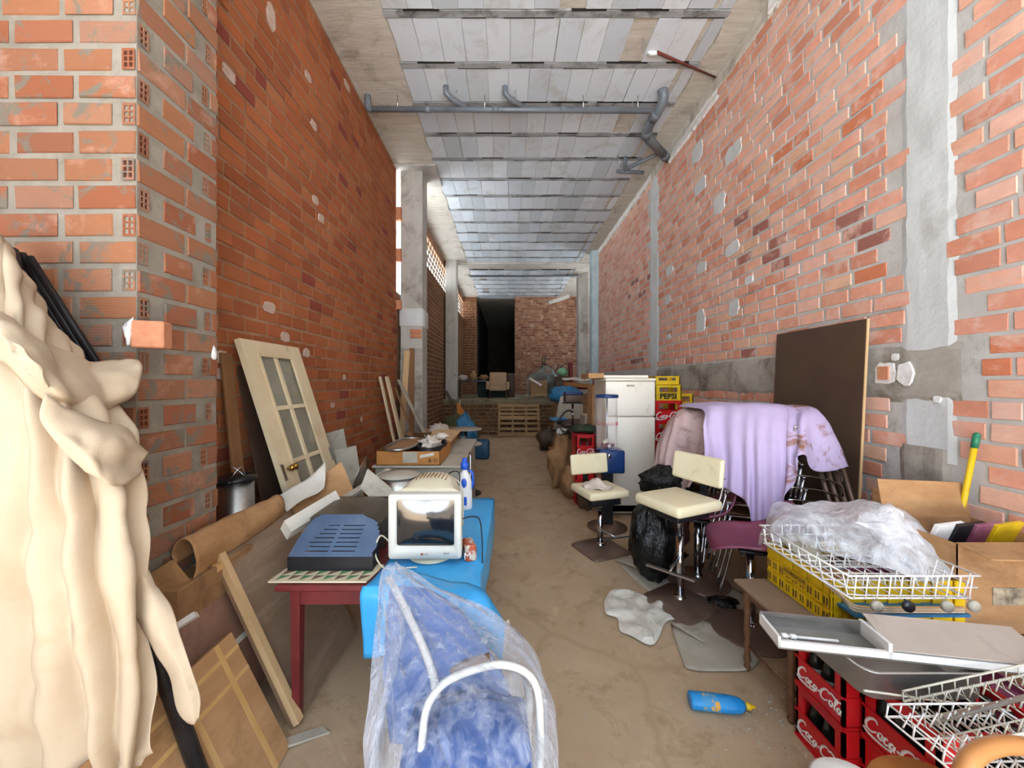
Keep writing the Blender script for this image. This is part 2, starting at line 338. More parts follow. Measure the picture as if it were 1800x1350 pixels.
def lay(parent, O, u, n, u0, u1, z0, z1, pal, mt, skip=None, maxn=300, pitch=.116, L=.24, J=.02, seed=1, override=None, first=None):
    """first(course) -> list of (kind,len) for the start of a course"""
    r = random.Random(seed); O, u, n = Vector(O), Vector(u), Vector(n); Z = Vector((0, 0, 1)); xa = n.cross(Z); items = []
    k = 0; z = z0
    while z+pitch*.9 <= z1+.001:
        z_off = r.uniform(-.002, .002); x = u0; seq = list(first(k)) if first else []
        if not first: x += 0 if k % 2 else -.13+r.uniform(-.03, .03)
        while x < u1-.03:
            kd, ln = seq.pop(0) if seq else ('b', L if r.random() < .84 else r.choice([.12, .17, .2]))
            if kd == 'gap': x += ln; continue
            a, b = max(x, u0), min(x+ln, u1)
            if b-a > .03:
                hb = pitch-.024+r.uniform(-.003, .003); zc = z+pitch/2+z_off
                c = O+u*((a+b)/2)+Z*zc; pick = r.randrange(10, 10+len(PAL[pal])-(2 if pal == 'right' else 0)); jit = r.uniform(-.003, .004); tilt = r.gauss(0, .006)
                if not (skip and skip((a+b)/2, zc, b-a)):
                    if override:
                        ov = override(c)
                        if ov is not None: pick = 10+ov
                    cor = [c+u*s*(b-a)/2+Z*t*hb/2 for s, t in ((-1, -1), (1, -1), (1, 1), (-1, 1))]
                    items.append((shown_area(cor), c+n*jit, b-a, hb, pick, tilt, kd == 'h'))
            x += ln+J+r.uniform(-.003, .006)
        z += pitch; k += 1
    items.sort(key=lambda t: -t[0])
    ind = [t for t in items[:maxn] if t[0] > 45]; rest = items[len(ind):]
    base = Matrix((xa, n, Z)).transposed(); Pi = ROOTM[parent.name].inverted()
    for A, c, ln, hb, pk, tilt, hol in ind:
        me, mb, col = brick_mesh(pal, pk-10, mt, hol)
        o = bpy.data.objects.new('hollow_brick' if hol else 'brick', me); COL.objects.link(o); o.parent = parent
        rot = (base @ Matrix.Rotation(tilt, 3, 'Y')).to_quaternion()
        o.matrix_local = Pi @ Matrix.LocRotScale(c, rot, Vector((ln/(.055 if hol else .24), 1, hb/.094)))
    if rest:
        J_ = MB(); cols = []
        for A, c, ln, hb, pk, tilt, hol in rest:
            me, mb, col = brick_mesh(pal, pk-10, mt, hol); M = base @ Matrix.Rotation(tilt, 3, 'Y') @ Matrix.Diagonal((ln/(.055 if hol else .24), 1, hb/.094)); o0 = len(J_.v)
            J_.v += [tuple(M @ Vector(v)+c) for v in mb.v]; J_.f += [[i+o0 for i in f] for f in mb.f]; J_.sm += mb.sm; J_.mi += mb.mi; cols += [col]*len(mb.v)
        J_.obj('brickwork', [mt, MT['hole_shade']], parent, kind='stuff', colors=cols)
# floor and ground outside
t = NT('dusty_concrete_floor'); v = t.pos()
c = t.mix(t.ramp(t.noise(1.3, 6, .65, v, .5), .3, .72), hexc('#ab9070'), hexc('#bba383'))
c = t.mix(t.ramp(t.noise(4.5, 7, .75, v, .4), .52, .7), c, hexc('#957a58'))
c = t.mix(t.ramp(t.noise(11, 6, .8, v), .64, .72), c, hexc('#785e40'))
c = t.mix(t.ramp(t.noise(2.2, 5, .7, v, 1.0), .60, .72), c, hexc('#c4ab88'))
vo = t.new('ShaderNodeTexVoronoi', feature='DISTANCE_TO_EDGE'); vo.inputs['Scale'].default_value = .3
mpn = t.new('ShaderNodeMapping'); t.l.new(v, mpn.inputs['Vector']); wv = t.new('ShaderNodeVectorMath', operation='MULTIPLY_ADD')
nz = t.new('ShaderNodeTexNoise'); nz.inputs['Scale'].default_value = 2.5; t.l.new(v, nz.inputs['Vector']); t.l.new(nz.outputs['Color'], wv.inputs[0]); wv.inputs[1].default_value = (.25, .25, .25); t.l.new(mpn.outputs[0], wv.inputs[2]); t.l.new(wv.outputs[0], vo.inputs['Vector'])
c = t.mix(t.ramp(vo.outputs['Distance'], .0015, .006), hexc('#a88d6c'), c)
t.color(c); t.b.inputs['Roughness'].default_value = .82; t.bump(t.noise(30, 6, .75, v), .35, .006); MT['floor'] = t.m
floor = struct(MB().bx(-2.5, 5.6, ENT, 20, -.3, 0), 'floor', MT['floor'])
MT['street'] = mat('street_ground', '#dcdcdc', '#cfcfce', .9, scale=.6)
g = MB().bx(-60, 60, -60, ENT, -.32, -.02); g.bx(-60, -2.5, ENT, 60, -.32, -.02); g.bx(5.6, 60, ENT, 60, -.32, -.02); struct(g, 'street', MT['street'])
# --- right wall
SL = .2
wr = struct(MB().bx(XR, XR+SL, ENT, 10.72, 0, H), 'wall_right', MT['mortar_r'])
def rskip(u, z, w):
    if 2.19 < u < 2.46 and z > 1.1: return True
    if 6.44 < u < 6.86: return True
    if 1.46 < z < 1.86 and u > 2.16: return True
    if 2.17 < u < 2.5: return True
    if z > 5.2: return True
    return False
dark_r = [PX(*p, XR) for p in ((1483, 403), (1560, 402), (1359, 438), (1377, 456), (1308, 388), (1327, 402), (1310, 462), (1310, 627), (1108, 505), (1120, 492), (1128, 515), (1104, 520), (1140, 486), (1116, 635), (1130, 628))]
orange_r = [PX(*p, XR) for p in ((1530, 494), (1482, 240), (1500, 200), (1395, 250), (1425, 270), (1372, 290), (1700, 660), (1740, 610))]
def rover(c):
    for d in dark_r:
        if abs(c.y-d.y) < .13 and abs(c.z-d.z) < .06: return 13
    for d in orange_r:
        if abs(c.y-d.y) < .13 and abs(c.z-d.z) < .06: return 12
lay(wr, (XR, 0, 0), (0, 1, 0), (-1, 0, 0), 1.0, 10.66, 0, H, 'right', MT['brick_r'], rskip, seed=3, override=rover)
def ragged(name, O, u, w0, w1, z0, z1, n, th, mt, parent=None, seed=0, step=.06, amp=.03, vertical=True, **k):
    """plate with uneven long edges on a wall: along z (vertical) or along u"""
    O, u, n = Vector(O), Vector(u), Vector(n); Z = Vector((0, 0, 1)); G = []
    a0, a1 = (z0, z1) if vertical else (w0, w1); m = max(2, int((a1-a0)/step))
    for i in range(m+1):
        s = a0+(a1-a0)*i/m; e0 = amp*.5*noise.noise(Vector((s*4, seed, 0)))+amp*.5*noise.noise(Vector((s*17, seed, 4))); e1 = amp*.5*noise.noise(Vector((s*4, seed+9, 3)))+amp*.5*noise.noise(Vector((s*17, seed+9, 7)))
        q = [(w0+e0, w1+e1)] if vertical else [(z0+e0, z1+e1)]
        lo, hi = q[0]; row = []
        for j in range(9):
            f = j/8; h_ = 0 if j in (0, 8) else th*(1+.5*noise.noise(Vector((s*4, f*3, seed))))
            pp = (O+u*(lo+(hi-lo)*f)+Z*s) if vertical else (O+u*s+Z*(lo+(hi-lo)*f)); row.append(pp+n*h_)
        G.append(row)
    return MB().grid(G, smooth=False).obj(name, mt, parent, **k)
nr_ = (-1, 0, 0)
ragged('plaster_strip', (XR, 0, 0), (0, 1, 0), 2.17, 2.475, 1.12, H, nr_, .009, MT['plaster'], wr, 1)
ragged('plaster_strip', (XR, 0, 0), (0, 1, 0), 2.19, 2.48, 0, 1.2, nr_, .014, MT['band'], wr, 2)
ragged('plaster_strip', (XR, 0, 0), (0, 1, 0), 6.45, 6.84, 0, H, nr_, .009, MT['plaster'], wr, 3)
ragged('plaster_strip', (XR, 0, 0), (0, 1, 0), 2.14, 6.5, 1.47, 1.84, nr_, .012, MT['band'], wr, 4, vertical=False)
ragged('plaster_strip', (XR, 0, 0), (0, 1, 0), 1.5, 10.7, 5.2, 5.4, nr_, .02, MT['ceil_edge'], wr, 5, vertical=False, amp=.06)
ragged('plaster_strip', (XR, 0, 0), (0, 1, 0), 4.6, 6.0, 5.1, 5.24, nr_, .03, MT['white_rough'], wr, 6, vertical=False, amp=.06)
ragged('plaster_strip', (XR, 0, 0), (0, 1, 0), 6.7, 10.6, 5.22, 5.34, nr_, .035, MT['white_rough'], wr, 8, vertical=False, amp=.08)
ragged('plaster_strip', (XR, 0, 0), (0, 1, 0), 2.4, 3.7, 5.2, 5.38, nr_, .035, MT['white_rough'], wr, 7, vertical=False, amp=.08)
def patch(px, py, w, h, mt, parent, X=XR, n=nr_, seed=0, th=.014):
    c = PX(px, py, X); u = Vector((0, 1, 0)); pts = []; r = random.Random(seed)
    for i in range(16):
        a = 2*math.pi*i/16; k = (abs(math.cos(a))**4+abs(math.sin(a))**4)**-.25*r.uniform(.82, 1.05); pts.append(c+u*(w/2*k*math.cos(a))+Vector((0, 0, h/2*k*math.sin(a))))
    MB().prism(pts, Vector(n)*th).obj('mortar_patch', mt, parent)
for i, (x, y, w, h) in enumerate([(1232, 327, .3, .2), (1266, 358, .25, .25), (1289, 437, .26, .16), (1234, 470, .26, .16), (1291, 542, .2, .2), (1233, 565, .22, .32), (1175, 527, .2, .15), (1318, 492, .14, .1), (1176, 592, .14, .1), (1290, 268, .34, .2), (1227, 268, .3, .25), (1178, 476, .25, .15)]):
    patch(x, y, w, h, MT['plaster'], wr, seed=i)
patch(1597, 657, .1, .15, MT['white_rough'], wr, seed=50, th=.026); patch(1560, 656, .14, .15, MT['white_rough'], wr, seed=51, th=.024); patch(1578, 628, .05, .05, MT['white_rough'], wr, seed=52, th=.02); patch(1652, 702, .04, .04, MT['white_rough'], wr, seed=53, th=.02)
MT['clay_face'] = mat('clay_face', '#c98a66', '#bd7a58', .9, scale=30)
c0 = PX(1560, 656, XR); MB().bx(XR-.034, XR-.02, c0.y-.035, c0.y+.035, c0.z-.045, c0.z+.045).obj('brick_face', MT['clay_face'], wr)
# --- left wall, pier
wl_ = struct(MB().bx(XL-SL, XL, 2.01, 6.62, 0, H), 'wall_left', MT['mortar_l'])
white_l = [PX(*p, XL) for p in ((563, 380), (552, 352), (472, 540), (494, 592), (540, 622), (505, 575))]
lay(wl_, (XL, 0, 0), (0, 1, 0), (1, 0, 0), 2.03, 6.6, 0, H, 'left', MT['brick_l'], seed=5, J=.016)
for i, (x, y, w, h) in enumerate([(563, 384, .1, .09), (553, 352, .1, .09), (472, 541, .14, .09), (499, 592, .12, .09), (537, 620, .1, .09), (604, 663, .06, .06), (583, 712, .08, .06), (634, 737, .06, .07), (400, 130, .12, .09), (385, 627, .1, .09), (387, 657, .1, .09), (475, 30, .1, .2), (540, 135, .1, .08), (608, 150, .15, .1), (550, 220, .1, .08)]):
    patch(x, y, w*1.1, h, MT['chalk'] if 'chalk' in MT else MT.setdefault('chalk', mat('chalk_brick', '#b59a88', '#c9b3a4', .95, scale=25, bump=.5)), wl_, XL, (1, 0, 0), seed=i+80)
PXF, PYF, PYB = -1.56, 1.58, 2.01
pier = struct(MB().bx(-2.7, PXF, PYF, PYB, 0, H), 'wall_pier_left', MT['mortar'])
def fcourse(k): return [('h', .055), ('gap', .012 if k % 4 else .03), ('b', .2)] if k % 2 else [('b', .235)]
def scourse(k): return [('b', .23), ('b', .19)] if k % 2 else [('h', .045), ('gap', .06), ('b', .15 if k % 4 else .17), ('gap', .045), ('h', .035)]
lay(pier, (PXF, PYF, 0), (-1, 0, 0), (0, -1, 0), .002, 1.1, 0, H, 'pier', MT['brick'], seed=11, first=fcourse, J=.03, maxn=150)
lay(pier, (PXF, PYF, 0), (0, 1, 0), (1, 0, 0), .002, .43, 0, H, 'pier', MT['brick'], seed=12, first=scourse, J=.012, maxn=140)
# broken brick stub on the corner
st = MB(); c = P(250, 588, 1.53); st.rbox(c+Vector((.02, .02, 0)), (.11, .07, .11), .006, RZ(.3), n=1, smooth=False); st.obj('brick_stub', MT['clay_face'], pier)
st = MB(); st.ball(P(227, 585, 1.5), (.012, .015, .05), 10, wob=.9, seed=4); st.ball(P(376, 622, 1.99), (.01, .02, .035), 10, wob=.9, seed=6); st.obj('mortar_patch', MT['white_rough'], pier)
struct(MB().bx(-2.9, -2.5, ENT, PYF, 0, H), 'wall_left_front', MT['mortar'])
lay(bpy.data.objects['wall_left_front'], (-2.5, 0, 0), (0, 1, 0), (1, 0, 0), .3, 1.56, 0, H, 'pier', MT['brick'], seed=13, maxn=20)
# --- wall beyond the first column, with the lattice
w2 = MB(); w2.bx(XL-.15, XL, 6.62, 16.6, 0, 3.2); w2.bx(XL-.15, XL, 7.6, 16.6, 3.2, 4.42); w2.bx(XL-.15, XL, 7.6, 16.6, 5.16, H)
w2 = struct(w2, 'wall_left_rear', MT['mortar_l'])
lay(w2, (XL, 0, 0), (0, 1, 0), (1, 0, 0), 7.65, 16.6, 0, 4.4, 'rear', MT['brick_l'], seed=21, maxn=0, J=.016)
lat = MB(); z = 4.42; k = 0
while z < 5.1:
    lat.bx(XL-.03, XL-.012, 7.6, 16.6, z, z+.035)
    y = 7.6+(.15 if k % 2 else 0)
    while y < 16.5: lat.bx(XL-.03, XL-.012, y, y+.055, z+.035, z+.15); y += .3
    z += .15; k += 1
MT['lattice'] = mat('lattice_clay', '#6c5848', '#7c6654', .9, scale=8)
lat.obj('lattice', MT['lattice'], w2, kind='stuff')
for i, (x, y) in enumerate([(703, 386), (703, 456), (702, 540)]):
    q = PX(x, y, XL+.0); MB().rbox((XL+.04, 6.63, q.z), (.1, .1, .22 if i < 2 else .16), .004, n=1, smooth=False).obj('brick', MT['clay_face'], wl_)
# concrete columns
def column(x0, x1, y0, y1, z0, z1, label, mt=None, name='concrete_column', seed=0):
    o = struct(MB().rbox(((x0+x1)/2, (y0+y1)/2, (z0+z1)/2), (x1-x0, y1-y0, z1-z0), .012, n=1, smooth=False), name, mt or MT['column']); o['label'] = label; return o
c1 = column(-1.90, -1.51, 6.66, 7.06, 0, H, 'tall concrete column at the end of the left brick wall')
MB().rbox((-1.705, 6.86, 2.75), (.44, .44, .34), .03, n=1).obj('mortar_collar', MT['plaster'], c1)
ragged('mortar_patch', (0, 6.66, 0), (1, 0, 0), -1.9, -1.51, 0, 2.2, (0, -1, 0), .015, MT['band'], c1, 31)
for z_ in (2.42, 2.5): MB().rbox((-1.62, 6.655, z_), (.2, .05, .07), .004, n=1).obj('brick', MT['clay_face'], c1)
c2 = column(-1.92, -1.58, 11.6, 12.0, 1.07, H, 'second concrete column on the left standing on the raised platform')
column(2.42, 2.6, 10.74, 11.1, 0, H, 'pale concrete column closing the end of the right brick wall', mt=MT.setdefault('pale', mat('pale_column', '#a9bcc0', '#bccbcd', .85, scale=4, bump=.3)))
column(2.46, 2.82, 13.0, 13.4, 1.07, H, 'grey concrete column in front of the far brick wall')
# far end
plat = MB().bx(XL, 5.4, 11.35, 26, 0, 1.07); MT['platform'] = mat('platform_top', '#7d7258', '#91866c', .9, scale=2, bump=.3, dirt='#5b5340')
plat = struct(plat, 'trim_platform', MT['platform'])
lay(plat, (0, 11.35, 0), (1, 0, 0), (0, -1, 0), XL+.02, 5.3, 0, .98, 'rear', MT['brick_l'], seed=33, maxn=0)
MB().bx(XL, 5.4, 11.30, 11.36, .98, 1.075).obj('platform_edge', MT['platform'], plat)
wb = struct(MB().bx(.33, 5.4, 16.6, 16.8, 1.07, H), 'wall_back', MT['mortar_l'])
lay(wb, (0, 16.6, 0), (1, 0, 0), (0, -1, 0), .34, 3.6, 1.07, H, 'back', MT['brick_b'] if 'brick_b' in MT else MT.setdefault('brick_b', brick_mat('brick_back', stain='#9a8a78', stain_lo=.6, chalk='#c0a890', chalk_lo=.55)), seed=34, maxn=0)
wb2 = struct(MB().bx(XL-.15, -1.38, 16.6, 16.8, 1.07, H), 'wall_back_left', MT['mortar_l'])
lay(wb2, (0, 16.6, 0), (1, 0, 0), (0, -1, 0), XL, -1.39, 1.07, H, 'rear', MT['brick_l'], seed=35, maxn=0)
struct(MB().bx(-1.5, -1.38, 16.8, 26, 1.07, H).bx(.33, .45, 16.8, 26, 1.07, H).bx(-1.5, .45, 26, 26.2, 1.07, H), 'wall_alcove', mat('shaded_alcove_wall', '#4a3c30', '#3c3026', .95, scale=2))  # wall colour darkened to stand in for the shade of the unlit alcove
sw = MB(); sw.bx(5.2, 5.4, 10.7, 12.0, 0, H); sw.bx(5.2, 5.4, 15.0, 16.8, 0, H); sw.bx(5.2, 5.4, 12, 15, 0, 2.0); sw.bx(5.2, 5.4, 12, 15, 4.9, H); sw.bx(2.8, 5.4, 10.7, 10.85, 0, H)
struct(sw, 'wall_side_bay', MT['mortar_l'])
# --- ceiling
ceil = struct(MB().bx(-2.9, 5.6, ENT, 26.5, H, H+.25), 'ceiling', MT['ceil_edge'])
t = NT('ceiling_block'); a = t.new('ShaderNodeAttribute', attribute_name='bcol'); v = t.pos()
c = t.mix(t.ramp(t.noise(2.2, 6, .7, v, .5), .52, .75), a.outputs['Color'], hexc('#b4b5ae')); t.color(c); t.b.inputs['Roughness'].default_value = .9
t.bump(t.noise(90, 3, .6, v), .3, .003); MT['cblock'] = t.m
bc = [hexc(h) for h in ('#ccd4da', '#d4dbe0', '#c6ced4', '#d0d7db', '#cad0d3', '#bdc5c9', '#d8dfe3')]; bmesh_c = []
for c in bc:
    mb = MB(); mb.box((0, 0, -.009), (.252, .522, .018), taper=1); o = mb.obj('x', MT['cblock'], None, local=True, colors=[c]*len(mb.v)); bmesh_c.append(o.data); bpy.data.objects.remove(o)
Pi = ROOTM[ceil.name].inverted(); JY = [3.225+.628*i for i in range(22)]+[3.225-.628*i for i in range(1, 10)]; JY2 = MB(); jm = MB(); nb = 0; rest = MB(); rc = []
for i, jy in enumerate(JY):
    if abs(jy-12.0) < .2: continue
    jm.box((.5, jy, H-.01), (3.56, .075, .024))
    for q in range(6): jm.box((-.85+q*.56+R.uniform(-.1, .1), jy+R.choice([-1, 1])*.037, H-.012), (R.uniform(.2, .55), .006, .027), m=1)
    if jy < 3.2: JY2.bx(-1.27, 2.3, jy+.055, jy+.573, H-.018, H); continue
    x = -1.27+R.uniform(-.02, .02)
    while x < 2.2:
        if R.random() < .97 and nb < 300:
            o = bpy.data.objects.new('ceiling_block', R.choice(bmesh_c)); COL.objects.link(o); o.parent = ceil; nb += 1
            o.matrix_local = Pi @ Matrix.LocRotScale(Vector((x+.13, jy+.314, H+R.uniform(-.004, .003))), Matrix.Rotation(R.gauss(0, .004), 3, 'Z').to_quaternion(), Vector((1 if x+.26 < 2.32 else .5, 1, 1)))
        x += .256+(R.random() < .15)*.008
jm.obj('ceiling_joists', [MT['joist'], MT['dark']], ceil, kind='stuff')
JY2.obj('ceiling_panels', MT['cblock'], ceil, kind='stuff', colors=[bc[0]]*len(JY2.v))
def cband(xa, xb, y0, y1, seed, th=.02, edge=.05):
    G = []; m = int((y1-y0)/.1)
    for i in range(m+1):
        y = y0+(y1-y0)*i/m; e = edge*noise.noise(Vector((y*3, seed, 0))); G.append([Vector((xa, y, H-th)), Vector((xa+(xb-xa)*.5, y, H-th-.006*noise.noise(Vector((y*3, 5, seed))))), Vector((xb+e, y, H-th)), Vector((xb+e, y, H+.01))])
    MB().grid(G, smooth=False).obj('ceiling_band', MT['ceil_edge'], ceil)
cband(XL, -1.27, 2, 16.6, 1, edge=.06); cband(XR+.02, 2.28, 1.5, 16.6, 2, edge=.05)
MB().bx(XL, 5.3, 11.85, 12.25, H-.06, H).obj('ceiling_band', MT['ceil_edge'], ceil)
MB().bx(XL, -1.25, 6.5, 7.2, H-.05, H).obj('ceiling_band', MT['column'], ceil)
# ---------------- left side: fabric, boards, table ----------------
MT['canvas'] = mat('canvas', '#b5a085', '#c2af94', .85, scale=2.5, bump=.25, bscale=220, dirt='#b59b78', damt=.25, dscale=2.5)
MT['kraft'] = mat('kraft_cardboard', '#a57b50', '#b88e62', .85, scale=5, bump=.15, bscale=80, stretch=(1, 1, 3), dirt='#7c5a3a', damt=.3)
MT['kraft_d'] = mat('old_cardboard', '#8d6844', '#a07a52', .88, scale=5, bump=.2, bscale=60, dirt='#5e452c', damt=.45)
MT['tape'] = mat('packing_tape', '#c69a5e', '#cfa770', .35, scale=8)
MT['tube'] = mat('dark_metal_tube', '#2b2a2c', '#3b3b3e', .28, metal=.6, scale=10)
MT['black'] = mat('black_plastic', '#141416', '#1d1d20', .45, scale=10)
MT['chrome'] = mat('chrome', '#c8c8ca', rough=.12, metal=1, bump=.05, bscale=20)
MT['steel'] = mat('brushed_steel', '#a9a9a6', '#bab9b5', .3, metal=1, scale=6, stretch=(1, 8, 8))
MT['brass'] = mat('brass', '#c49a4a', '#a57c38', .25, metal=1, scale=12)
MT['cream_wood'] = mat('cream_painted_wood', '#d9c7a4', '#cfbb96', .6, scale=4, bump=.08, bscale=50, dirt='#a58f68', damt=.15)
MT['light_wood'] = mat('light_wood', '#d2b183', '#c29f70', .7, scale=5, bump=.15, stretch=(1, 1, .12))
MT['grey_board'] = mat('grey_board', '#a89f8c', '#b8b09e', .75, scale=4, dirt='#7d7360', damt=.3)
MT['dark_board'] = mat('dark_brown_board', '#4a372b', '#54402f', .55, scale=3, bump=.06)
MT['red_table'] = mat('dark_red_painted_wood', '#5e1d1e', '#762a2a', .45, scale=5, bump=.1, dirt='#8f5450', damt=.25)
MT['blue'] = mat('blue_plastic_sheet', '#2f9fe0', '#46aee8', .35, scale=3, bump=.2, bscale=6, bdist=.02)
MT['white_pl'] = mat('white_plastic', '#dcd9d2', '#e8e5df', .5, scale=5)
MT['cream_pl'] = mat('aged_plastic', '#d6cbaa', '#dcd3b6', .45, scale=5)
MT['paper'] = mat('paper', '#d8d2c4', '#c9c1af', .9, scale=8, bump=.2, bscale=30)
MT['rag'] = mat('rag_cloth', '#cdbfae', '#ddd2c4', .95, scale=14, bump=.4, bscale=120)
MT['glassy'] = mat('glass_clear', '#ffffff', rough=.05, trans=1)
def V(*a): return Vector(a)
# beige canvas hanging over a leaning dark pole bundle
def pp(pts): return [P(*p) for p in pts]
cv = MB()
rows = [pp([(-120, 380, 1.32), (-40, 395, 1.28), (15, 425, 1.3), (45, 470, 1.36), (62, 515, 1.38), (72, 552, 1.42)]),
        pp([(-130, 520, 1.2), (-50, 540, 1.16), (10, 560, 1.14), (60, 575, 1.18), (110, 600, 1.26), (150, 640, 1.36)]),
        pp([(-130, 700, 1.14), (-50, 700, 1.1), (30, 700, 1.08), (90, 705, 1.1), (150, 715, 1.18), (196, 730, 1.3)]),
        pp([(-130, 850, 1.14), (-50, 850, 1.1), (40, 850, 1.07), (115, 850, 1.08), (190, 850, 1.13), (250, 850, 1.24)]),
        pp([(-130, 1000, 1.16), (-50, 1000, 1.12), (50, 1000, 1.1), (130, 1000, 1.08), (200, 1000, 1.12), (246, 1000, 1.2)]),
        pp([(-130, 1180, 1.18), (-40, 1180, 1.14), (60, 1180, 1.1), (150, 1180, 1.1), (220, 1180, 1.12), (256, 1180, 1.18)]),
        pp([(-130, 1330, 1.2), (-20, 1350, 1.15), (70, 1330, 1.12), (150, 1345, 1.1), (215, 1350, 1.12), (265, 1290, 1.16)]),
        pp([(-130, 1420, 1.22), (0, 1430, 1.16), (80, 1390, 1.14), (150, 1430, 1.12), (200, 1400, 1.14), (240, 1340, 1.16)])]
canv = thing('draped_canvas', 'large beige canvas hanging in folds at the left in front of the brick pier', 'canvas', (-1.5, 1.2, .3))
cv.grid(surf(rows, 110, 90, amp=.03, freq=3.5, sharp=.6, amp3=.03, freq3=9, fold=.04, nf=5.5, foldfn=lambda t: min(1, .15+t*1.6), amp2=.035, freq2=5, seed=3)).obj('hanging_fold', MT['canvas'], canv, solid=.002)
rows = [pp([(-80, 520, 1.1), (0, 535, 1.12), (70, 575, 1.2), (140, 620, 1.3), (185, 632, 1.4), (242, 630, 1.47)]),
        pp([(-80, 540, 1.02), (0, 570, 1.02), (60, 610, 1.06), (125, 650, 1.16), (190, 660, 1.28), (250, 650, 1.4)]),
        pp([(-80, 580, 1.0), (0, 600, .99), (60, 650, 1.0), (115, 690, 1.08), (180, 705, 1.22), (240, 690, 1.34)]),
        pp([(-80, 620, 1.03), (0, 640, 1.03), (60, 695, 1.05), (110, 720, 1.12), (165, 728, 1.22), (205, 722, 1.34)])]
cv = MB().grid(surf(rows, 48, 26, amp=.02, freq=5, seed=8, amp2=.035, freq2=6, amp3=.02, freq3=13)); cv.obj('swag', MT['canvas'], canv, solid=.002)
rows = [pp([(80, 690, 1.04), (140, 725, 1.1), (200, 745, 1.2), (240, 765, 1.3)]), pp([(70, 740, 1.02), (140, 770, 1.06), (210, 775, 1.14), (262, 792, 1.26)]),
        pp([(110, 790, 1.04), (160, 800, 1.06), (215, 815, 1.14), (262, 800, 1.25)]), pp([(150, 830, 1.06), (190, 850, 1.08), (225, 850, 1.14), (250, 830, 1.22)])]
MB().grid(surf(rows, 34, 20, amp=.015, freq=6, seed=9, amp2=.03, freq2=7, amp3=.015, freq3=15)).obj('swag', MT['canvas'], canv, solid=.002)
rows = [pp([(205, 930, 1.2), (225, 960, 1.2), (250, 985, 1.22)]), pp([(215, 1020, 1.18), (255, 1035, 1.18), (298, 1065, 1.2)]), pp([(230, 1080, 1.17), (275, 1100, 1.16), (318, 1120, 1.18)]),
        pp([(270, 1140, 1.18), (300, 1160, 1.15), (338, 1180, 1.17)]), pp([(300, 1200, 1.18), (325, 1215, 1.15), (352, 1225, 1.17)]), pp([(330, 1270, 1.18), (340, 1275, 1.16), (350, 1262, 1.17)])]
MB().grid(surf(rows, 24, 40, amp=.012, freq=6, seed=10, amp2=.02, freq2=8)).obj('loose_flap', MT['canvas'], canv, solid=.002)
pb = MB(); A = P(15, 440, 1.46); B = FL(395, 1480, .01); 
pb.tube([A, B], .026, 12); pb.obj('dark_pole', MT['tube'], None, 'thick dark metal pole leaning behind the hanging beige canvas', 'pole')
pb = MB()
for i in range(3): pb.tube([P(25+14*i, 440+6*i, 1.5), P(150+22*i, 650+12*i, 1.52)], .012, 8)
pb.obj('pole_bundle', MT['black'], None, 'bundle of thin black rods sticking out above the beige canvas', 'rods')
# cardboard heap under the pier
def carton(name, x0, x1, y0, y1, z0, z1, label, mt='kraft', flaps=0, rz=0, group=None, tape=True, seed=0):
    r = random.Random(seed); c = V((x0+x1)/2, (y0+y1)/2, z0); t = thing(name, label, 'box', c, group, rz=rz); w, d, h = x1-x0, y1-y0, z1-z0
    b = MB()
    if flaps:
        th = .004
        for bx in ((-w/2, w/2, -d/2, -d/2+th), (-w/2, w/2, d/2-th, d/2), (-w/2, -w/2+th, -d/2, d/2), (w/2-th, w/2, -d/2, d/2)): b.bx(*bx, 0, h)
        b.bx(-w/2, w/2, -d/2, d/2, 0, .005); b.obj('body', MT[mt], t, local=True)
        for k in range(4):
            L = (d if k % 2 else w); a = r.uniform(.3, 1.0)*flaps; dep = min(w, d)*.45; f = MB()
            ux = V(1, 0, 0) if k % 2 == 0 else V(0, 1, 0); o = [V(0, -d/2, h), V(w/2, 0, h), V(0, d/2, h), V(-w/2, 0, h)][k]; out = [V(0, -1, 0), V(1, 0, 0), V(0, 1, 0), V(-1, 0, 0)][k]
            dr = (out*math.cos(a)+V(0, 0, 1)*math.sin(a))*dep
            f.hexa(o-ux*L/2, o+ux*L/2, o+ux*L*.48+dr, o-ux*L*.48+dr, out.cross(ux)*.004); f.obj('flap', MT[mt], t, local=True)
    else:
        b.rbox((0, 0, h/2), (w, d, h), .005, n=1, smooth=False); b.obj('body', MT[mt], t, local=True)
        if tape: MB().bx(-w/2-.001, w/2+.001, -.025, .025, h-.03, h+.0015).obj('tape', MT['tape'], t, local=True)
    return t
carton('cardboard_box', -1.548, -1.42, 1.62, 2.1, 0, .70, 'worn brown cardboard box standing against the foot of the brick pier', 'kraft_d', seed=1)
rows = []
for i in range(7):
    y = 1.72+i*.12; a0 = [(-.06, 0), (-.095, .045), (-.06, .1), (.02, .115), (.09, .08), (.11, 0), (.08, -.07)]; s = 1-.05*i
    rows.append([V(-1.49+a*.55*s-.008*math.sin(i*1.2), y+.03*b, .765+b*s+.004*i) for a, b in a0])
cd = MB().grid(surf(rows, 22, 30, amp=.012, freq=7, seed=4, amp2=.012, freq2=10)); cd.obj('cardboard_sheet', MT['kraft'], None, 'torn brown cardboard sheet curled over the heap beside the brick pier', 'cardboard', solid=.004)
cd = MB().prism([P(*q) for q in ((262, 1010, 1.62), (300, 985, 1.66), (345, 1040, 1.72), (330, 1085, 1.68), (285, 1095, 1.62))], V(.006, .01, -.004)); cd.obj('cardboard_sheet', MT['kraft_d'], None, 'ragged scrap of cardboard with a strip of silver tape near the hanging canvas', 'cardboard')
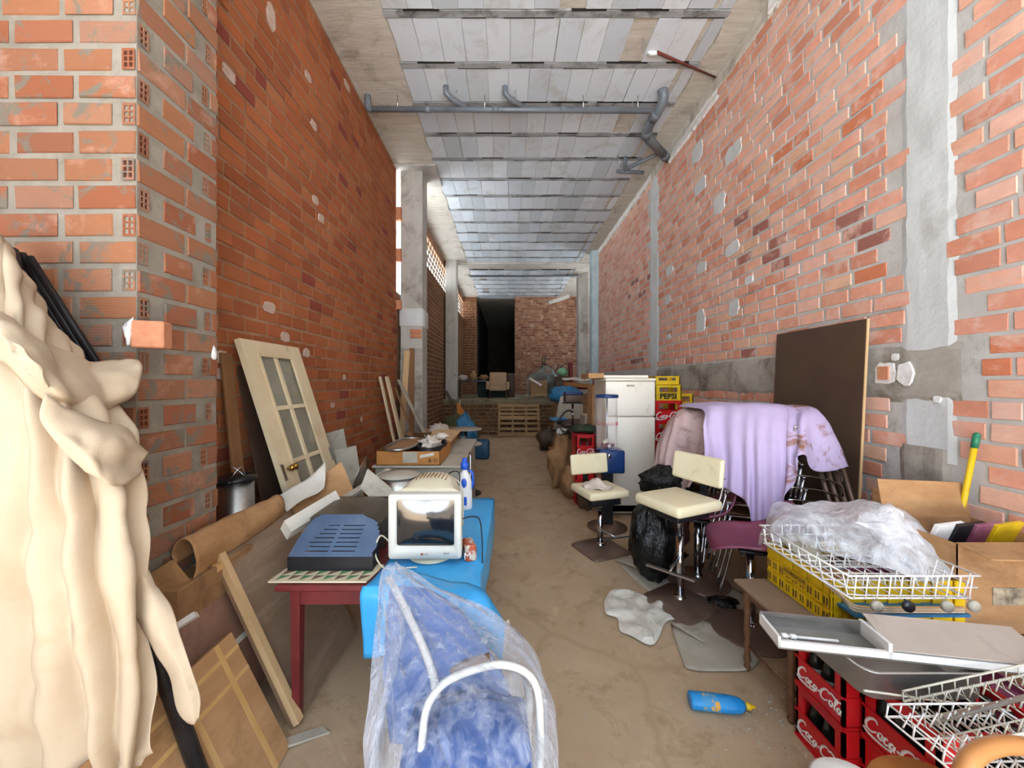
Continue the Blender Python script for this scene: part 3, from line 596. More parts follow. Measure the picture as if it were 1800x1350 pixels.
MB().hexa(P(340, 1075, 1.57), P(345, 1083, 1.57), P(262, 1135, 1.5), P(258, 1128, 1.5), V(-.01, .03, -.02)).obj('white_strip', MT['white_pl'], None, 'narrow white plastic strip poking out of the cardboard heap', 'strip')
# round brown table top
M = basis(V(-1.36, 1.88, .40), (0, 1, 0), (-.5, 0, .85)); dk = MB(); dk.lathe([(.0, 0), (.30, 0), (.307, .01), (.30, .02), (0, .02)], n=40, M=M.to_3x3(), c=M.translation, cap=False)
dk.obj('round_table_top', mat('worn_brown_disc', '#7d5a48', '#8c6652', .6, scale=3, dirt='#5c4236', damt=.4), None, 'round brown table top leaning behind the plastic wrapped panel', 'table top')
cb = MB(); cb.hexa(V(-1.31, 1.62, .36), V(-1.31, 2.0, .36), V(-1.22, 2.0, .16), V(-1.22, 1.62, .16), V(-.05, 0, -.02)); cb.obj('cream_block', MT['paper'], None, 'pale cream block wedged below the round brown table top', 'block')
# flat cardboard pack with tape leaning in front
t = thing('flat_cardboard_pack', 'flat brown cardboard pack with tape lines leaning at the bottom left', 'box', (-.95, 1.4, 0))
a, b, c, d = V(-1.25, 1.08, .47), V(-1.25, 1.70, .47), V(-.95, 1.64, .01), V(-.95, 1.02, .01); n_ = (b-a).cross(d-a).normalized()
if n_.x < 0: n_ = -n_
MB().hexa(a, b, c, d, -n_*.05).obj('body', MT['kraft'], t)
for f in (.2, .55, .85): q = a.lerp(b, f); q2 = d.lerp(c, f); w_ = (b-a).normalized()*.012; MB().hexa(q-w_, q+w_, q2+w_, q2-w_, n_*.0015).obj('tape', MT['tape'], t)
for f in (.12, .3): q = a.lerp(d, f); q2 = b.lerp(c, f); w_ = (d-a).normalized()*.008; MB().hexa(q-w_, q+w_, q2+w_, q2-w_, n_*.0012).obj('tape', MT['tape'], t)
# plastic-wrapped framed panel
t = thing('wrapped_panel', 'plastic wrapped brown panel in a light wood frame leaning left of the red table', 'panel', (-.97, 2.05, 0))
TL, TR, BL, BR = V(-1.515, 1.9, .785), V(-1.50, 2.56, .785), V(-.985, 1.73, .01), V(-.965, 2.42, .01); n_ = (TR-TL).cross(BL-TL).normalized()
if n_.x < 0: n_ = -n_
MB().hexa(TL, TR, BR, BL, -n_*.018).obj('board', mat('panel_board', '#7d6248', '#8a6e52', .6, scale=3), t)
def bar(p, q, w, th, ax): s = (ax).normalized()*w; return MB().hexa(p, q, q+s, p+s, n_*th)
bar(TL, BL, .038, .03, TR-TL).obj('frame_bar', MT['light_wood'], t); bar(TL, TR, .02, .02, BL-TL).obj('frame_bar', MT['light_wood'], t)
G = [[(TL+(TR-TL)*(.06+.9*j/30)).lerp(BL+(BR-BL)*(.06+.9*j/30), i/30)+n_*(.012+.009*noise.noise(Vector((j*.5+i*.22, (i-j)*.06, 3)))) for j in range(31)] for i in range(31)]
MB().grid(G).obj('plastic_wrap', film('panel_film', '#c9ad90', .18, .16, .7, 8, (1, .25, 1.6), .3), t)
MB().hexa(FL(372, 1352)+V(0, 0, .03), FL(384, 1366)+V(0, 0, .03), FL(580, 1290)+V(0, 0, .01), FL(566, 1280)+V(0, 0, .01), V(0, 0, -.008)).obj('wood_strip', MT['grey_board'], None, 'thin pale wood strip lying on the floor beside the red table leg', 'strip')
# cream glazed door leaning on the left wall
t = thing('glazed_door', 'cream painted wooden door with glass panes leaning on the left brick wall', 'door', (-1.34, 3.02, 0))
dO = V(-1.925, 2.64, 1.90); dv = (V(-1.325, 2.64, .01)-dO).normalized(); du = V(0, 1, 0); dn = du.cross(dv)
if dn.x < 0: dn = -dn
DW, DH = .75, 1.99
def dbox(u0, u1, v0, v1, n0, n1, mb=None):
    mb = mb or MB(); o = dO+du*u0+dv*v0+dn*n0; return mb.hexa(o, o+du*(u1-u0), o+du*(u1-u0)+dv*(v1-v0), o+dv*(v1-v0), dn*(n1-n0))
m = dbox(0, .155, 0, DH, 0, .04); m = dbox(.595, DW, 0, DH, 0, .04, m); m = dbox(.155, .595, 0, .115, 0, .04, m); m = dbox(.155, .595, 1.36, DH, 0, .036, m); m.obj('frame', MT['cream_wood'], t)
for k in (0, 1):
    for r_ in range(3): dbox(.155+.22*k, .375+.22*k, .115+.415*r_, .53+.415*r_, .014, .018).obj('pane', MT.setdefault('dglass', mat('dusty_glass', '#7c7766', '#8d8876', .18, scale=3, dirt='#a59e8c', damt=.3)), t)
dbox(.36, .39, .115, 1.36, .008, .036).obj('glazing_bar', MT['cream_wood'], t)
for r_ in (1, 2): dbox(.155, .595, .115+.415*r_-.016, .115+.415*r_+.016, .008, .034).obj('glazing_bar', MT['cream_wood'], t)
for q in (.155, .59): dbox(q-.012, q+.012, .1, 1.37, .03, .046).obj('moulding', MT['cream_wood'], t)
dbox(.15, .6, .1, .122, .03, .046).obj('moulding', MT['cream_wood'], t)
for u_, v_ in ((.02, 1.0), (.73, 1.0)): dbox(u_-.015, u_+.015, v_-.06, v_+.06, .038, .045).obj('hinge', MT['steel'], t)
for u_ in (.07, .11): MB().ball(dO+du*u_+dv*.985+dn*.075, .024, 12).tube([dO+du*u_+dv*.985+dn*.035, dO+du*u_+dv*.985+dn*.06], .01).obj('knob', MT['brass'], t)
plank('wood_plank', (-1.935, 2.58, 1.80), (-1.74, 2.56, 0), .1, .02, MT.setdefault('brown_wood', mat('brown_wood', '#7a5432', '#8c6440', .7, scale=5, stretch=(1, 1, .15))), 'narrow brown plank standing behind the cream glazed door')
MB().hexa(V(-1.945, 2.7, 1.72), V(-1.945, 3.3, 1.72), V(-1.62, 3.3, 0), V(-1.62, 2.7, 0), V(-.012, 0, -.004)).obj('dark_board', MT['dark_board'], None, 'dark sheet standing in for the shadow behind the cream glazed door', 'board')  # added dark sheet, fills the shadow behind the leaning door
# steel churn
t = thing('steel_urn', 'tall stainless steel urn with wire clips standing by the brick pier', 'urn', (-1.72, 2.38, 0))
MB().lathe([(.0, 0), (.098, 0), (.1, .02), (.1, .98), (0, .98)], (-1.72, 2.38, 0), 24, cap=False).obj('body', MT['steel'], t)
MB().lathe([(.0, .982), (.115, .982), (.115, 1.0), (.06, 1.02), (0, 1.025)], (-1.72, 2.38, 0), 24, cap=False).obj('lid', MT['tube'], t)
for s in (-1, 1): MB().tube(crom([V(-1.72+s*.04, 2.26, .99), V(-1.70+s*.05, 2.27, 1.05), V(-1.66+s*.03, 2.3, 1.08), V(-1.62, 2.32, 1.02)], 12), .003, 6).obj('clip', MT['chrome'], t)
# cardboard sheets and cream paper leaning on the door
MB().hexa(P(495, 890, 2.56), P(600, 812, 2.75), P(640, 905, 2.6), P(520, 985, 2.42), V(-.01, .01, .002)).obj('cardboard_sheet', MT['kraft'], None, 'brown cardboard sheet leaning on the lower half of the cream door', 'cardboard')
MB().hexa(P(430, 905, 2.5), P(500, 868, 2.6), P(530, 960, 2.45), P(470, 990, 2.36), V(-.01, .01, .002)).obj('cardboard_sheet', MT['kraft_d'], None, 'creased cardboard sheet behind the upper corner of the plastic wrapped panel', 'cardboard')
rows = [pp([(488, 872, 2.5), (515, 855, 2.55), (545, 838, 2.6), (572, 812, 2.66)]), pp([(492, 885, 2.47), (520, 870, 2.5), (552, 862, 2.55), (572, 840, 2.6)]), pp([(505, 900, 2.44), (530, 880, 2.48), (556, 868, 2.52), (570, 858, 2.57)])]
MB().grid(surf(rows, 20, 12, amp=.01, freq=9, seed=2)).obj('paper_strip', MT['paper'], None, 'torn cream paper strip over the cardboard in front of the door knobs', 'paper', solid=.002)
for k, (q, lb) in enumerate([([(571, 763, 3.75), (604, 753, 3.75), (612, 800, 3.6), (584, 812, 3.6)], 'pale grey board leaning right behind the cream door, the upper of two'), ([(586, 792, 3.55), (626, 783, 3.55), (634, 835, 3.4), (604, 850, 3.4)], 'pale grey board leaning right behind the cream door, the lower of two')]):
    MB().hexa(*[P(*p) for p in q], V(-.015, .006, -.01)).hexa(V(-1.55+.12*k, 3.45, 0), V(-1.35+.12*k, 3.45, 0), P(*q[2]), P(*q[3]), V(-.015, .01, 0)).obj('grey_board', MT['grey_board'], None, lb, 'board')
M = basis(P(632, 838, 3.3), (0, .9, .4), (.35, -.3, .9)); MB().lathe([(0, .05), (.1, .045), (.16, .02), (.175, 0), (.18, -.004), (.17, -.006)], M.translation, 28, M.to_3x3(), cap=False).obj('pot_lid', MT['steel'], None, 'round dull steel lid leaning below the grey boards', 'lid', solid=.002)
# ---------------- red table and what stands on it ----------------
t = thing('red_table', 'low dark red wooden table with tapered legs under the computer monitor', 'table', (-.58, 2.4, 0))
MB().rbox((-.61, 2.39, .645), (.94, 1.32, .025), .006, n=1, smooth=False).obj('tabletop', MT['red_table'], t)
MB().bx(-1.01, -.19, 1.775, 1.8, .55, .632).bx(-1.01, -.19, 2.98, 3.0, .55, .632).bx(-1.02, -.995, 1.78, 3.0, .55, .632).bx(-.2, -.175, 1.78, 3.0, .55, .632).obj('apron', MT['red_table'], t)
for x in (-1.0, -.215):
    for y in (1.79, 2.97): MB().box((x, y, .315), (.034, .034, .63), taper=1.35).obj('leg', MT['red_table'], t)
# patterned card
pc = MB(); q = [V(-1.12, 1.755, .662), V(-.66, 1.755, .662), V(-.63, 1.92, .662), V(-1.10, 1.92, .662)]
t = thing('patterned_card', 'off white card with rows of green and brown triangles under the slotted cover', 'card', (-.9, 1.84, .658))
pc.hexa(*q, V(0, 0, .008)).obj('card', mat('card_print', '#cdbd9c', '#d6c9aa', .8, scale=9), t)
cols = ['#5f8a5c', '#7a6248', '#4f7a55', '#86705a']; MG = [mat('green_print', '#557f56', rough=.8), mat('brown_print', '#6f5a48', rough=.8)]
for r_ in range(2):
    for k in range(8):
        x0 = -1.09+k*.055-r_*.0; y0 = 1.765+r_*.045; tr = MB(); z = .6705
        tr.add([(x0, y0, z), (x0+.05, y0+.042, z), (x0, y0+.042, z), (x0, y0, z+.0006), (x0+.05, y0+.042, z+.0006), (x0, y0+.042, z+.0006)], [(3, 4, 5), (0, 3, 5, 2), (0, 1, 4, 3), (1, 2, 5, 4)]); tr.obj('triangle', MG[(k+r_) % 2], t)
# slotted cover
t = thing('slotted_cover', 'black glossy metal cover with two columns of slots on the patterned card', 'cover', (-.88, 1.9, .671))
FL_, FR_, BL_, BR_ = V(-1.085, 1.855, .735), V(-.665, 1.855, .735), V(-1.085, 2.085, .865), V(-.665, 2.085, .865)
u_ = V(1, 0, 0); v_ = (BL_-FL_).normalized(); n_ = u_.cross(v_); Wd, Ht = .42, (BL_-FL_).length; glossk = mat('black_steel_sky_reflection', '#5f7896', '#7088a4', .18, metal=.35, coat=.6, scale=4, bump=.05, bscale=12)  # blue base colour paints the sky's reflection onto the black steel
def cb_(u0, u1, v0, v1, mb): o = FL_+u_*u0+v_*v0; return mb.hexa(o, o+u_*(u1-u0), o+u_*(u1-u0)+v_*(v1-v0), o+v_*(v1-v0), n_*.003)
m = MB(); m = cb_(0, Wd, 0, .03, m); sl = [.03+.026*i for i in range(8)]
for i in range(7):
    ins = max(0, (i-2)*.014); a0, b0 = sl[i], sl[i]+.007
    cb_(0, .07+ins, a0, b0, m); cb_(.185, .205, a0, b0, m); cb_(.32, Wd-(.0 if i < 4 else (i-3)*.012), a0, b0, m); cb_(ins*.3, Wd-(.0 if i < 4 else (i-3)*.012), b0, sl[i]+.026, m)
pts = [(ins*.3, .212), (Wd-.045, .212), (Wd-.065, .228), (Wd-.1, .243), (Wd-.14, Ht), (.06, Ht), (.03, .24)]
m.prism([FL_+u_*a+v_*b for a, b in pts], n_*.003)
m.obj('top_plate', glossk, t); MB().bx(-1.085, -.665, 1.85, 1.855, .671, .738).obj('front_plate', MT['black'], t); MB().bx(-.668, -.665, 1.855, 1.95, .671, .76).obj('side_plate', MT['black'], t)
# dark oven-like case behind it
t = thing('dark_case', 'dark grey metal appliance case lying behind the slotted cover', 'appliance', (-.92, 2.3, .658))
rings = []
for y in (2.13, 2.47): rings.append([V(-1.12, y, .66), V(-.70, y, .66), V(-.70, y, .74), V(-.72, y, .80), V(-.77, y, .835), V(-.84, y, .848), V(-1.10, y, .848), V(-1.12, y, .83)])
MB().loft(rings, smooth=False).obj('casing', mat('dark_casing', '#4c4538', '#5a5243', .5, scale=3, dirt='#7a705c', damt=.3), t); MB().bx(-1.11, -.75, 2.472, 2.482, .67, .846).obj('back_rim', MT['black'], t)
MB().hexa(P(500, 915, 2.12), P(590, 862, 2.42), P(600, 880, 2.42), P(512, 935, 2.12), V(-.03, .01, -.05)).obj('packaging_strip', MT['paper'], None, 'pale packing strip with dark stripes lying left of the dark appliance case', 'packaging')
plank('board_strip', P(602, 880, 2.55), P(684, 826, 2.95), .05, .03, MT['grey_board'], 'grey board strip resting slantwise behind the dark appliance case', 'board', wd=(1, 0, 0))
MB().hexa(P(645, 826, 2.62), P(692, 866, 2.52), P(682, 905, 2.42), P(633, 858, 2.52), V(.006, .01, .006)).obj('grey_board', MT['grey_board'], None, 'slanted square grey board propped left of the computer monitor', 'board')
# monitor
t = thing('computer_monitor', 'bulky off white computer monitor with dark glass screen on the blue plastic', 'monitor', (-.44, 1.95, .67))
fx0, fx1, fz0, fz1, fy = -.605, -.233, .705, 1.033, 1.90; cx_ = (fx0+fx1)/2; tilt = Matrix.Rotation(-.03, 3, 'X')
def ring(x0, x1, z0, z1, y, r=.012, n=5, bow=0):
    pts = []
    for cx2, cz, a0 in ((x1-r, z1-r, 0), (x0+r, z1-r, 90), (x0+r, z0+r, 180), (x1-r, z0+r, 270)):
        for k in range(n): a = math.radians(a0+90*k/(n-1)); pts.append(V(cx2+r*math.cos(a), y, cz+r*math.sin(a)-(bow*(1-((cx2-cx_)/.19)**2) if cz < .85 else 0)))
    return pts
sx0, sx1, sz0, sz1 = -.567, -.268, .765, 1.002
m = MB(); m.loft([ring(sx0+.004, sx1-.004, sz0+.004, sz1-.004, fy+.012, .012), ring(sx0, sx1, sz0, sz1, fy, .012), ring(fx0+.006, fx1-.006, fz0+.004, fz1-.004, fy-.006, .012), ring(fx0, fx1, fz0, fz1, fy+.006, .014), ring(fx0+.002, fx1-.002, fz0+.005, fz1-.002, fy+.06, .014)], cap=False); m.obj('bezel', mat('monitor_bezel', '#cbc7ba', '#d4d1c5', .5, scale=5), t)
G = [[V(sx0+(sx1-sx0)*j/16, fy+.016-.010*(1-(2*j/16-1)**2)*(1-(2*i/12-1)**2), sz0+(sz1-sz0)*i/12) for j in range(17)] for i in range(13)]
MB().grid(G).obj('screen', mat('screen_glass', '#14181c', '#191d20', .13, spec=1, coat=1), t)
m = MB(); rs = [ring(fx0+.006, fx1-.006, fz0+.01, fz1-.0, fy+.06, .02)]
def shell(w, z0, z1, y, r): return ring(cx_-w/2, cx_+w/2, z0, z1, y, r)
rs += [shell(.35, .72, 1.045, 2.0, .08), shell(.33, .73, 1.075, 2.08, .11), shell(.29, .74, 1.08, 2.18, .12), shell(.24, .76, 1.05, 2.27, .1), shell(.2, .79, 1.0, 2.31, .08)]
m.loft(rs, cap=True); m.obj('rear_shell', MT['cream_pl'], t)
for i in range(9): MB().box((cx_-.08+i*.02, 2.10, 1.083-.0009*abs(i-4)**2), (.004, .1, .006)).obj('vent_slot', MT['kraft_d'], t)
MB().lathe([(.0, .672), (.12, .672), (.125, .68), (.1, .69), (.05, .7), (.045, .725), (0, .725)], (cx_+.01, 2.03, 0), 28, cap=False).obj('stand', MT['cream_pl'], t)
Mx = Matrix.Translation(V(cx_, fy-.0065, .733)) @ Matrix.Rotation(math.pi/2, 4, 'X'); redm = mat('red_dot', '#9c3030'); greym = mat('grey_print', '#8c8880')
MB().lathe([(0, 0), (.006, 0), (.006, .001), (0, .001)], (cx_-.012, fy-.0068, .733), 12, Matrix.Rotation(math.pi/2, 3, 'X'), cap=False).obj('logo_dot', redm, t); text('LG', .013, greym, t, Matrix.Translation(V(.009, 0, 0)) @ Mx)
text('Studio', .012, greym, t, Matrix.Translation(V(.11, 0, .004)) @ Mx, shear=.3)
MB().tube(crom([V(-.60, 2.0, .72), V(-.66, 1.96, .80), V(-.67, 1.9, .74), V(-.62, 1.87, .679), V(-.54, 1.86, .679), V(-.45, 1.87, .679)], 30), .004, 6).obj('monitor_cable', MT['cream_pl'], None, 'pale cable looping on the blue plastic left of the monitor', 'cable')
# blue plastic sheet
zt = .66
bs = thing('blue_sheet', 'bright blue plastic sheet spread over the red table and hanging at its front', 'sheet', (-.45, 2.3, .4))
rows = []
for y, xa, xb in ((1.72, -.655, -.12), (1.85, -.63, -.125), (2.05, -.62, -.12), (2.3, -.62, -.115), (2.6, -.62, -.112), (3.03, -.6, -.105)):
    rows.append([V(xa, y, zt+.004), V(xa*.75+xb*.25, y, zt+.006), V(xa*.5+xb*.5, y, zt+.006), V(xa*.25+xb*.75, y, zt+.006), V(xb-.02, y, zt+.004), V(xb, y, zt-.03), V(xb+.005, y, zt-.18-.05*math.sin(y*3))])
MB().grid(surf(rows, 36, 30, amp=.004, freq=6, seed=5, amp2=.006, freq2=8)).obj('top_sheet', MT['blue'], bs, solid=.001)
rows = [[V(-.66, 1.71, .672), V(-.59, 1.71, .674), V(-.53, 1.71, .674)], [V(-.665, 1.69, .63), V(-.6, 1.685, .63), V(-.545, 1.69, .63)], [V(-.66, 1.7, .5), V(-.6, 1.695, .5), V(-.55, 1.7, .5)], [V(-.655, 1.705, .345), V(-.6, 1.7, .35), V(-.56, 1.705, .36)]]
MB().grid(surf(rows, 10, 18, amp=.01, freq=6, seed=6)).obj('front_flap', MT['blue'], bs, solid=.001)
rows = [[V(-.55, 1.74, .70), V(-.42, 1.74, .715), V(-.28, 1.72, .70), V(-.17, 1.7, .69), V(-.09, 1.68, .66), V(-.03, 1.62, .60)],
        [V(-.56, 1.66, .70), V(-.43, 1.65, .73), V(-.29, 1.62, .705), V(-.18, 1.6, .69), V(-.08, 1.58, .65), V(-.015, 1.56, .585)],
        [V(-.55, 1.62, .65), V(-.43, 1.60, .67), V(-.29, 1.58, .65), V(-.18, 1.56, .62), V(-.08, 1.54, .57), V(-.015, 1.53, .53)],
        [V(-.54, 1.63, .59), V(-.43, 1.61, .61), V(-.29, 1.6, .60), V(-.2, 1.57, .55), V(-.1, 1.56, .50), V(-.02, 1.55, .46)]]
MB().grid(surf(rows, 40, 16, amp=.014, freq=7, seed=7, amp2=.02, freq2=9)).obj('rolled_fold', MT['blue'], bs, solid=.001)
MB().lathe([(0, 0), (.05, 0), (.05, .003), (0, .003)], V(-.005, 1.58, .545), 16, basis(V(0, 0, 0), (.3, 1, 0), (0, 0, 1)).to_3x3(), cap=False).obj('card_core', MT['rag'], bs, label='pale round end of the roll')
# detergent bottle
t = thing('detergent_bottle', 'white detergent bottle with blue cap and handle standing behind the monitor', 'bottle', (-.315, 2.76, .668))
rg = []
for z, w, d_ in ((0, .052, .036), (.02, .056, .04), (.12, .056, .04), (.2, .052, .038), (.25, .04, .032), (.28, .022, .022), (.3, .02, .02)): rg.append([V(w*math.cos(a), d_*math.sin(a), z) for a in [2*math.pi*k/20 for k in range(20)]])
MB().loft(rg).obj('body', MT['white_pl'], t, local=True)
bl = mat('blue_plastic_cap', '#1f50b4', '#2a5cc0', .35); MB().lathe([(0, .295), (.03, .295), (.03, .34), (.02, .345), (.018, .375), (0, .375)], n=16, cap=False).obj('cap', bl, t, local=True)
MB().tube(crom([V(.03, 0, .285), V(.055, 0, .27), (.062, 0, .2), (.05, 0, .15)], 14), .01, 8).obj('handle', bl, t, local=True)
MB().ball((-.0, -.038, .2), (.02, .006, .035), 12).obj('emblem', bl, t, local=True); MB().bx(.0, .02, -.0425, -.038, .04, .1).obj('label_mark', bl, t, local=True)
# crumpled carton beside monitor and cables
t = thing('crumpled_carton', 'crumpled little carton with orange and white print right of the monitor', 'carton', (-.2, 1.98, .668))
MB().rbox((-.205, 2.0, .71), (.06, .12, .085), .01, RZ(.3), n=1, smooth=False).obj('body', mat('carton_print', '#c7bba8', '#b4573a', .7, scale=16, lo=.48, hi=.52), t)
text('M', .05, MT['white_pl'], t, Matrix.Translation(V(-.205, 1.93, .705)) @ Matrix.Rotation(math.pi/2, 4, 'X') @ Matrix.Rotation(.1, 4, 'Y'))
MB().tube(crom([P(812, 912, 2.06), P(828, 908, 2.05), P(842, 912, 2.03), P(847, 940, 1.99), P(848, 985, 1.95), P(847, 1012, 1.93)], 30), .0035, 6).obj('black_cable', MT['black'], None, 'thin black cable running down the right edge of the blue sheet', 'cable')
MB().tube(crom([P(768, 848, 2.6), P(785, 835, 2.6), P(800, 828, 2.65), P(808, 835, 2.7), P(806, 860, 2.7)], 24), .004, 6).obj('black_cable', MT['black'], None, 'black cable arching over the top of the monitor toward the bottle', 'cable')
MB().tube(crom([P(762, 850, 2.5), P(782, 838, 2.5), P(800, 842, 2.5), P(812, 856, 2.5), P(814, 880, 2.45), V(-.285, 2.42, .675)], 24), .004, 6).obj('white_cable', MT['cream_pl'], None, 'white cable arching behind the monitor shell', 'cable')
t = thing('kettle_base', 'cluster of dark pot handles and lids behind the monitor', 'pots', (-.6, 2.9, .668))
MB().lathe([(0, 0), (.1, 0), (.11, .05), (.1, .12), (0, .12)], (-.60, 2.9, .668), 20, cap=False).obj('pan', MT['tube'], t)
for dx in (-.03, .03): MB().ball((-.60+dx, 2.85, .81), (.018, .018, .02), 10).obj('knob', MT['chrome'], t)
MB().rbox((-.46, 2.9, .75), (.13, .13, .16), .01, n=1).obj('brown_pack', MT['kraft_d'], t)
# big pot
t = thing('cooking_pot', 'wide aluminium cooking pot with a flat lid behind the grey slanted board', 'pot', (-.80, 2.78, .66))
MB().lathe([(0, 0), (.135, 0), (.145, .02), (.145, .25), (0, .25)], (-.8, 2.78, .66), 28, cap=False).obj('body', MT['steel'], t); MB().lathe([(0, .252), (.152, .252), (.152, .262), (.05, .272), (0, .274)], (-.8, 2.78, .66), 28, cap=False).obj('lid', MT['grey_board'], t)
MB().rbox((-.65, 2.72, .905), (.06, .05, .02), .006).obj('handle', MT['black'], t)
# cabinet / worktop further back with box, tray, pan
t = thing('long_cabinet', 'dusty grey cabinet with a chrome corner post beyond the red table', 'cabinet', (-.8, 4.1, 0))
MB().rbox((-.8, 4.12, .42), (.76, 1.56, .84), .01, n=1, smooth=False).obj('body', mat('dusty_cabinet', '#8f8a78', '#9c9684', .6, scale=2, dirt='#6c6450', damt=.3), t); MB().rbox((-.8, 4.12, .85), (.8, 1.6, .02), .004, n=1, smooth=False).obj('worktop', MT['grey_board'], t)
MB().tube([V(-.385, 3.9, 0), V(-.385, 3.9, .84), V(-.4, 3.92, .865)], .012, 10).obj('corner_post', MT['chrome'], t)
t = thing('open_cardboard_box', 'low open orange brown cardboard box full of kitchenware on the grey cabinet', 'box', (-.9, 3.6, .86))
x0, x1, y0, y1, z0, z1 = -1.17, -.60, 3.34, 3.95, .861, .985; MT['orange_box'] = mat('orange_cardboard', '#b07438', '#bd8244', .8, scale=6, bump=.1)
MB().bx(x0, x1, y0, y0+.005, z0, z1).bx(x0, x1, y1-.005, y1, z0, z1).bx(x0, x0+.005, y0, y1, z0, z1).bx(x1-.005, x1, y0, y1, z0, z1).bx(x0, x1, y0, y1, z0, z0+.005).obj('body', MT['orange_box'], t)
MB().bx(-.93, -.80, 3.333, 3.34, .885, .98).obj('label_paper', MT['grey_board'], t); MB().hexa(V(-.78, 3.335, .925), V(-.655, 3.335, .95), V(-.65, 3.335, .975), V(-.775, 3.335, .955), V(0, -.003, 0)).obj('label_paper', MT['paper'], t)
text('B O', .05, MT['dark_board'], t, Matrix.Translation(V(-.66, 3.333, .905)) @ Matrix.Rotation(math.pi/2, 4, 'X'))
t = thing('oval_tray', 'long oval metal framed tray lying over the left half of the open box', 'tray', (-1.0, 3.6, .98))
def oval(x, y, w, d_, z, n=40, tiltz=0, p=3): return [V(x+w*abs(math.cos(a))**(2/p)*math.copysign(1, math.cos(a)), y+d_*abs(math.sin(a))**(2/p)*math.copysign(1, math.sin(a)), z+tiltz*math.sin(a)) for a in [2*math.pi*k/n for k in range(n)]]
MB().tube(oval(-1.0, 3.68, .13, .36, 1.0, tiltz=.0), .014, 8, closed=True).obj('rim', MT['steel'], t); MB().prism(oval(-1.0, 3.68, .125, .355, .99), V(0, 0, .006)).obj('base', MT['kraft_d'], t)
t = thing('black_pan', 'oval black roasting pan with a crumpled rag inside the open box', 'pan', (-.73, 3.7, .87))
o1 = oval(-.73, 3.66, .12, .27, .868, 28, p=2); o2 = oval(-.73, 3.66, .135, .29, 1.01, 28, p=2); o3 = oval(-.73, 3.66, .128, .28, 1.01, 28, p=2); o4 = oval(-.73, 3.66, .11, .26, .90, 28, p=2); MB().loft([o1, o2, o3, o4]).obj('pan_body', MT['black'], t)
MB().ball((-.75, 3.72, .985), (.09, .17, .07), 22, wob=.8, seed=3).obj('crumpled_rag', MT['rag'], None, 'crumpled cream rag heaped in the oval black pan', 'rag')
MB().ball((-.70, 3.93, 1.03), (.07, .06, .04), 14, wob=.6, seed=5).obj('crumpled_rag', MT['rag'], None, 'small dirty rag at the far edge of the open box', 'rag')
carton('cardboard_box', -.93, -.64, 4.05, 4.8, .861, .955, 'flat cardboard box under the pale wooden board on the cabinet', 'kraft_d', tape=False)
MB().hexa(V(-.86, 4.0, .965), V(-.6, 4.0, .965), V(-.605, 4.9, .965), V(-.96, 4.9, .965), V(0, 0, .018)).obj('wooden_board', MT['light_wood'], None, 'pale wooden board lying flat on a box on the grey cabinet', 'board')
t = thing('small_bucket', 'grey metal bucket on the floor at the right end of the red table', 'bucket', (-.27, 3.28, 0))
MB().lathe([(0, 0), (.12, 0), (.145, .33), (.15, .34), (.14, .335), (.115, .02), (0, .02)], (-.27, 3.28, 0), 24, cap=False).obj('body', MT['tube'], t); MB().tube([V(-.27+.148*math.cos(a), 3.28+.148*math.sin(a), .31) for a in [2*math.pi*k/24 for k in range(24)]], .005, 6, closed=True).obj('rim', MT['steel'], t)
# far left planks and clutter
for k, (a, b, w, mt, lb) in enumerate([((668, 662, 5.5), (.12, 5.5), .07, 'cream_wood', 'thin cream plank leaning on the left brick wall, nearest of the group'), ((680, 662, 5.7), (.14, 5.7), .13, 'cream_wood', 'wide cream plank leaning on the left brick wall, second of the group'), ((695, 682, 6.0), (.35, 5.9), .05, 'brown_wood', 'thin brown plank leaning between cream and grey planks'), ((701, 668, 6.2), (.62, 5.95), .11, 'grey_board', 'grey plank leaning at a steep slant near the first column')]):
    p0 = P(*a); p0.x = max(p0.x, XL+.045); plank('leaning_plank', p0, V(p0.x+b[0]+.25, b[1], 0), w, .025, MT[mt], lb, group='planks leaning near the first column')
plank('leaning_plank', P(716, 617, 6.6), V(-1.86, 6.45, 0), .1, .025, MT['light_wood'], 'tall pale plank standing against the first concrete column', wd=(1, 0, 0), group='planks leaning near the first column')
plank('leaning_plank', P(724, 612, 6.62), V(-1.68, 6.58, 0), .09, .025, MT['brown_wood'], 'tall reddish brown plank standing against the first concrete column', wd=(1, 0, 0), group='planks leaning near the first column')
for k, (px, Y, r_, z, lb) in enumerate([(822, 5.42, .2, .72, 'nearer small round bistro table on the left of the aisle'), (819, 7.1, .3, .73, 'farther round bistro table in front of the blue bag')]):
    c = P(px, 700, Y); c.z = 0; t = thing('bistro_table', lb, 'table', c, 'round bistro tables')
    MB().lathe([(0, z-.02), (r_, z-.02), (r_+.006, z-.01), (r_, z), (0, z)], n=36, cap=False).obj('tabletop', MT['grey_board'], t, local=True); MB().tube([V(0, 0, .02), V(0, 0, z-.02)], .025, 10).obj('pole', MT['tube'], t, local=True); MB().lathe([(0, 0), (.2, 0), (.19, .015), (.04, .03), (0, .035)], n=28, cap=False).obj('base', MT['tube'], t, local=True)
MT['blue_d'] = mat('blue_bag', '#2c6d98', '#357aa5', .5, scale=5, bump=.5, bscale=10, bdist=.03)
MB().ball((-.92, 8.1, .40), (.25, .25, .42), 24, wob=.5, seed=2).obj('blue_bag', MT['blue_d'], None, 'stuffed blue plastic bag at the foot of the far left clutter', 'bag')
MB().rbox((-.55, 7.9, .2), (.35, .3, .4), .06).obj('blue_tub', mat('blue_tub', '#1f4560', '#28526e', .5), None, 'dark blue tub under the farther bistro table', 'tub')
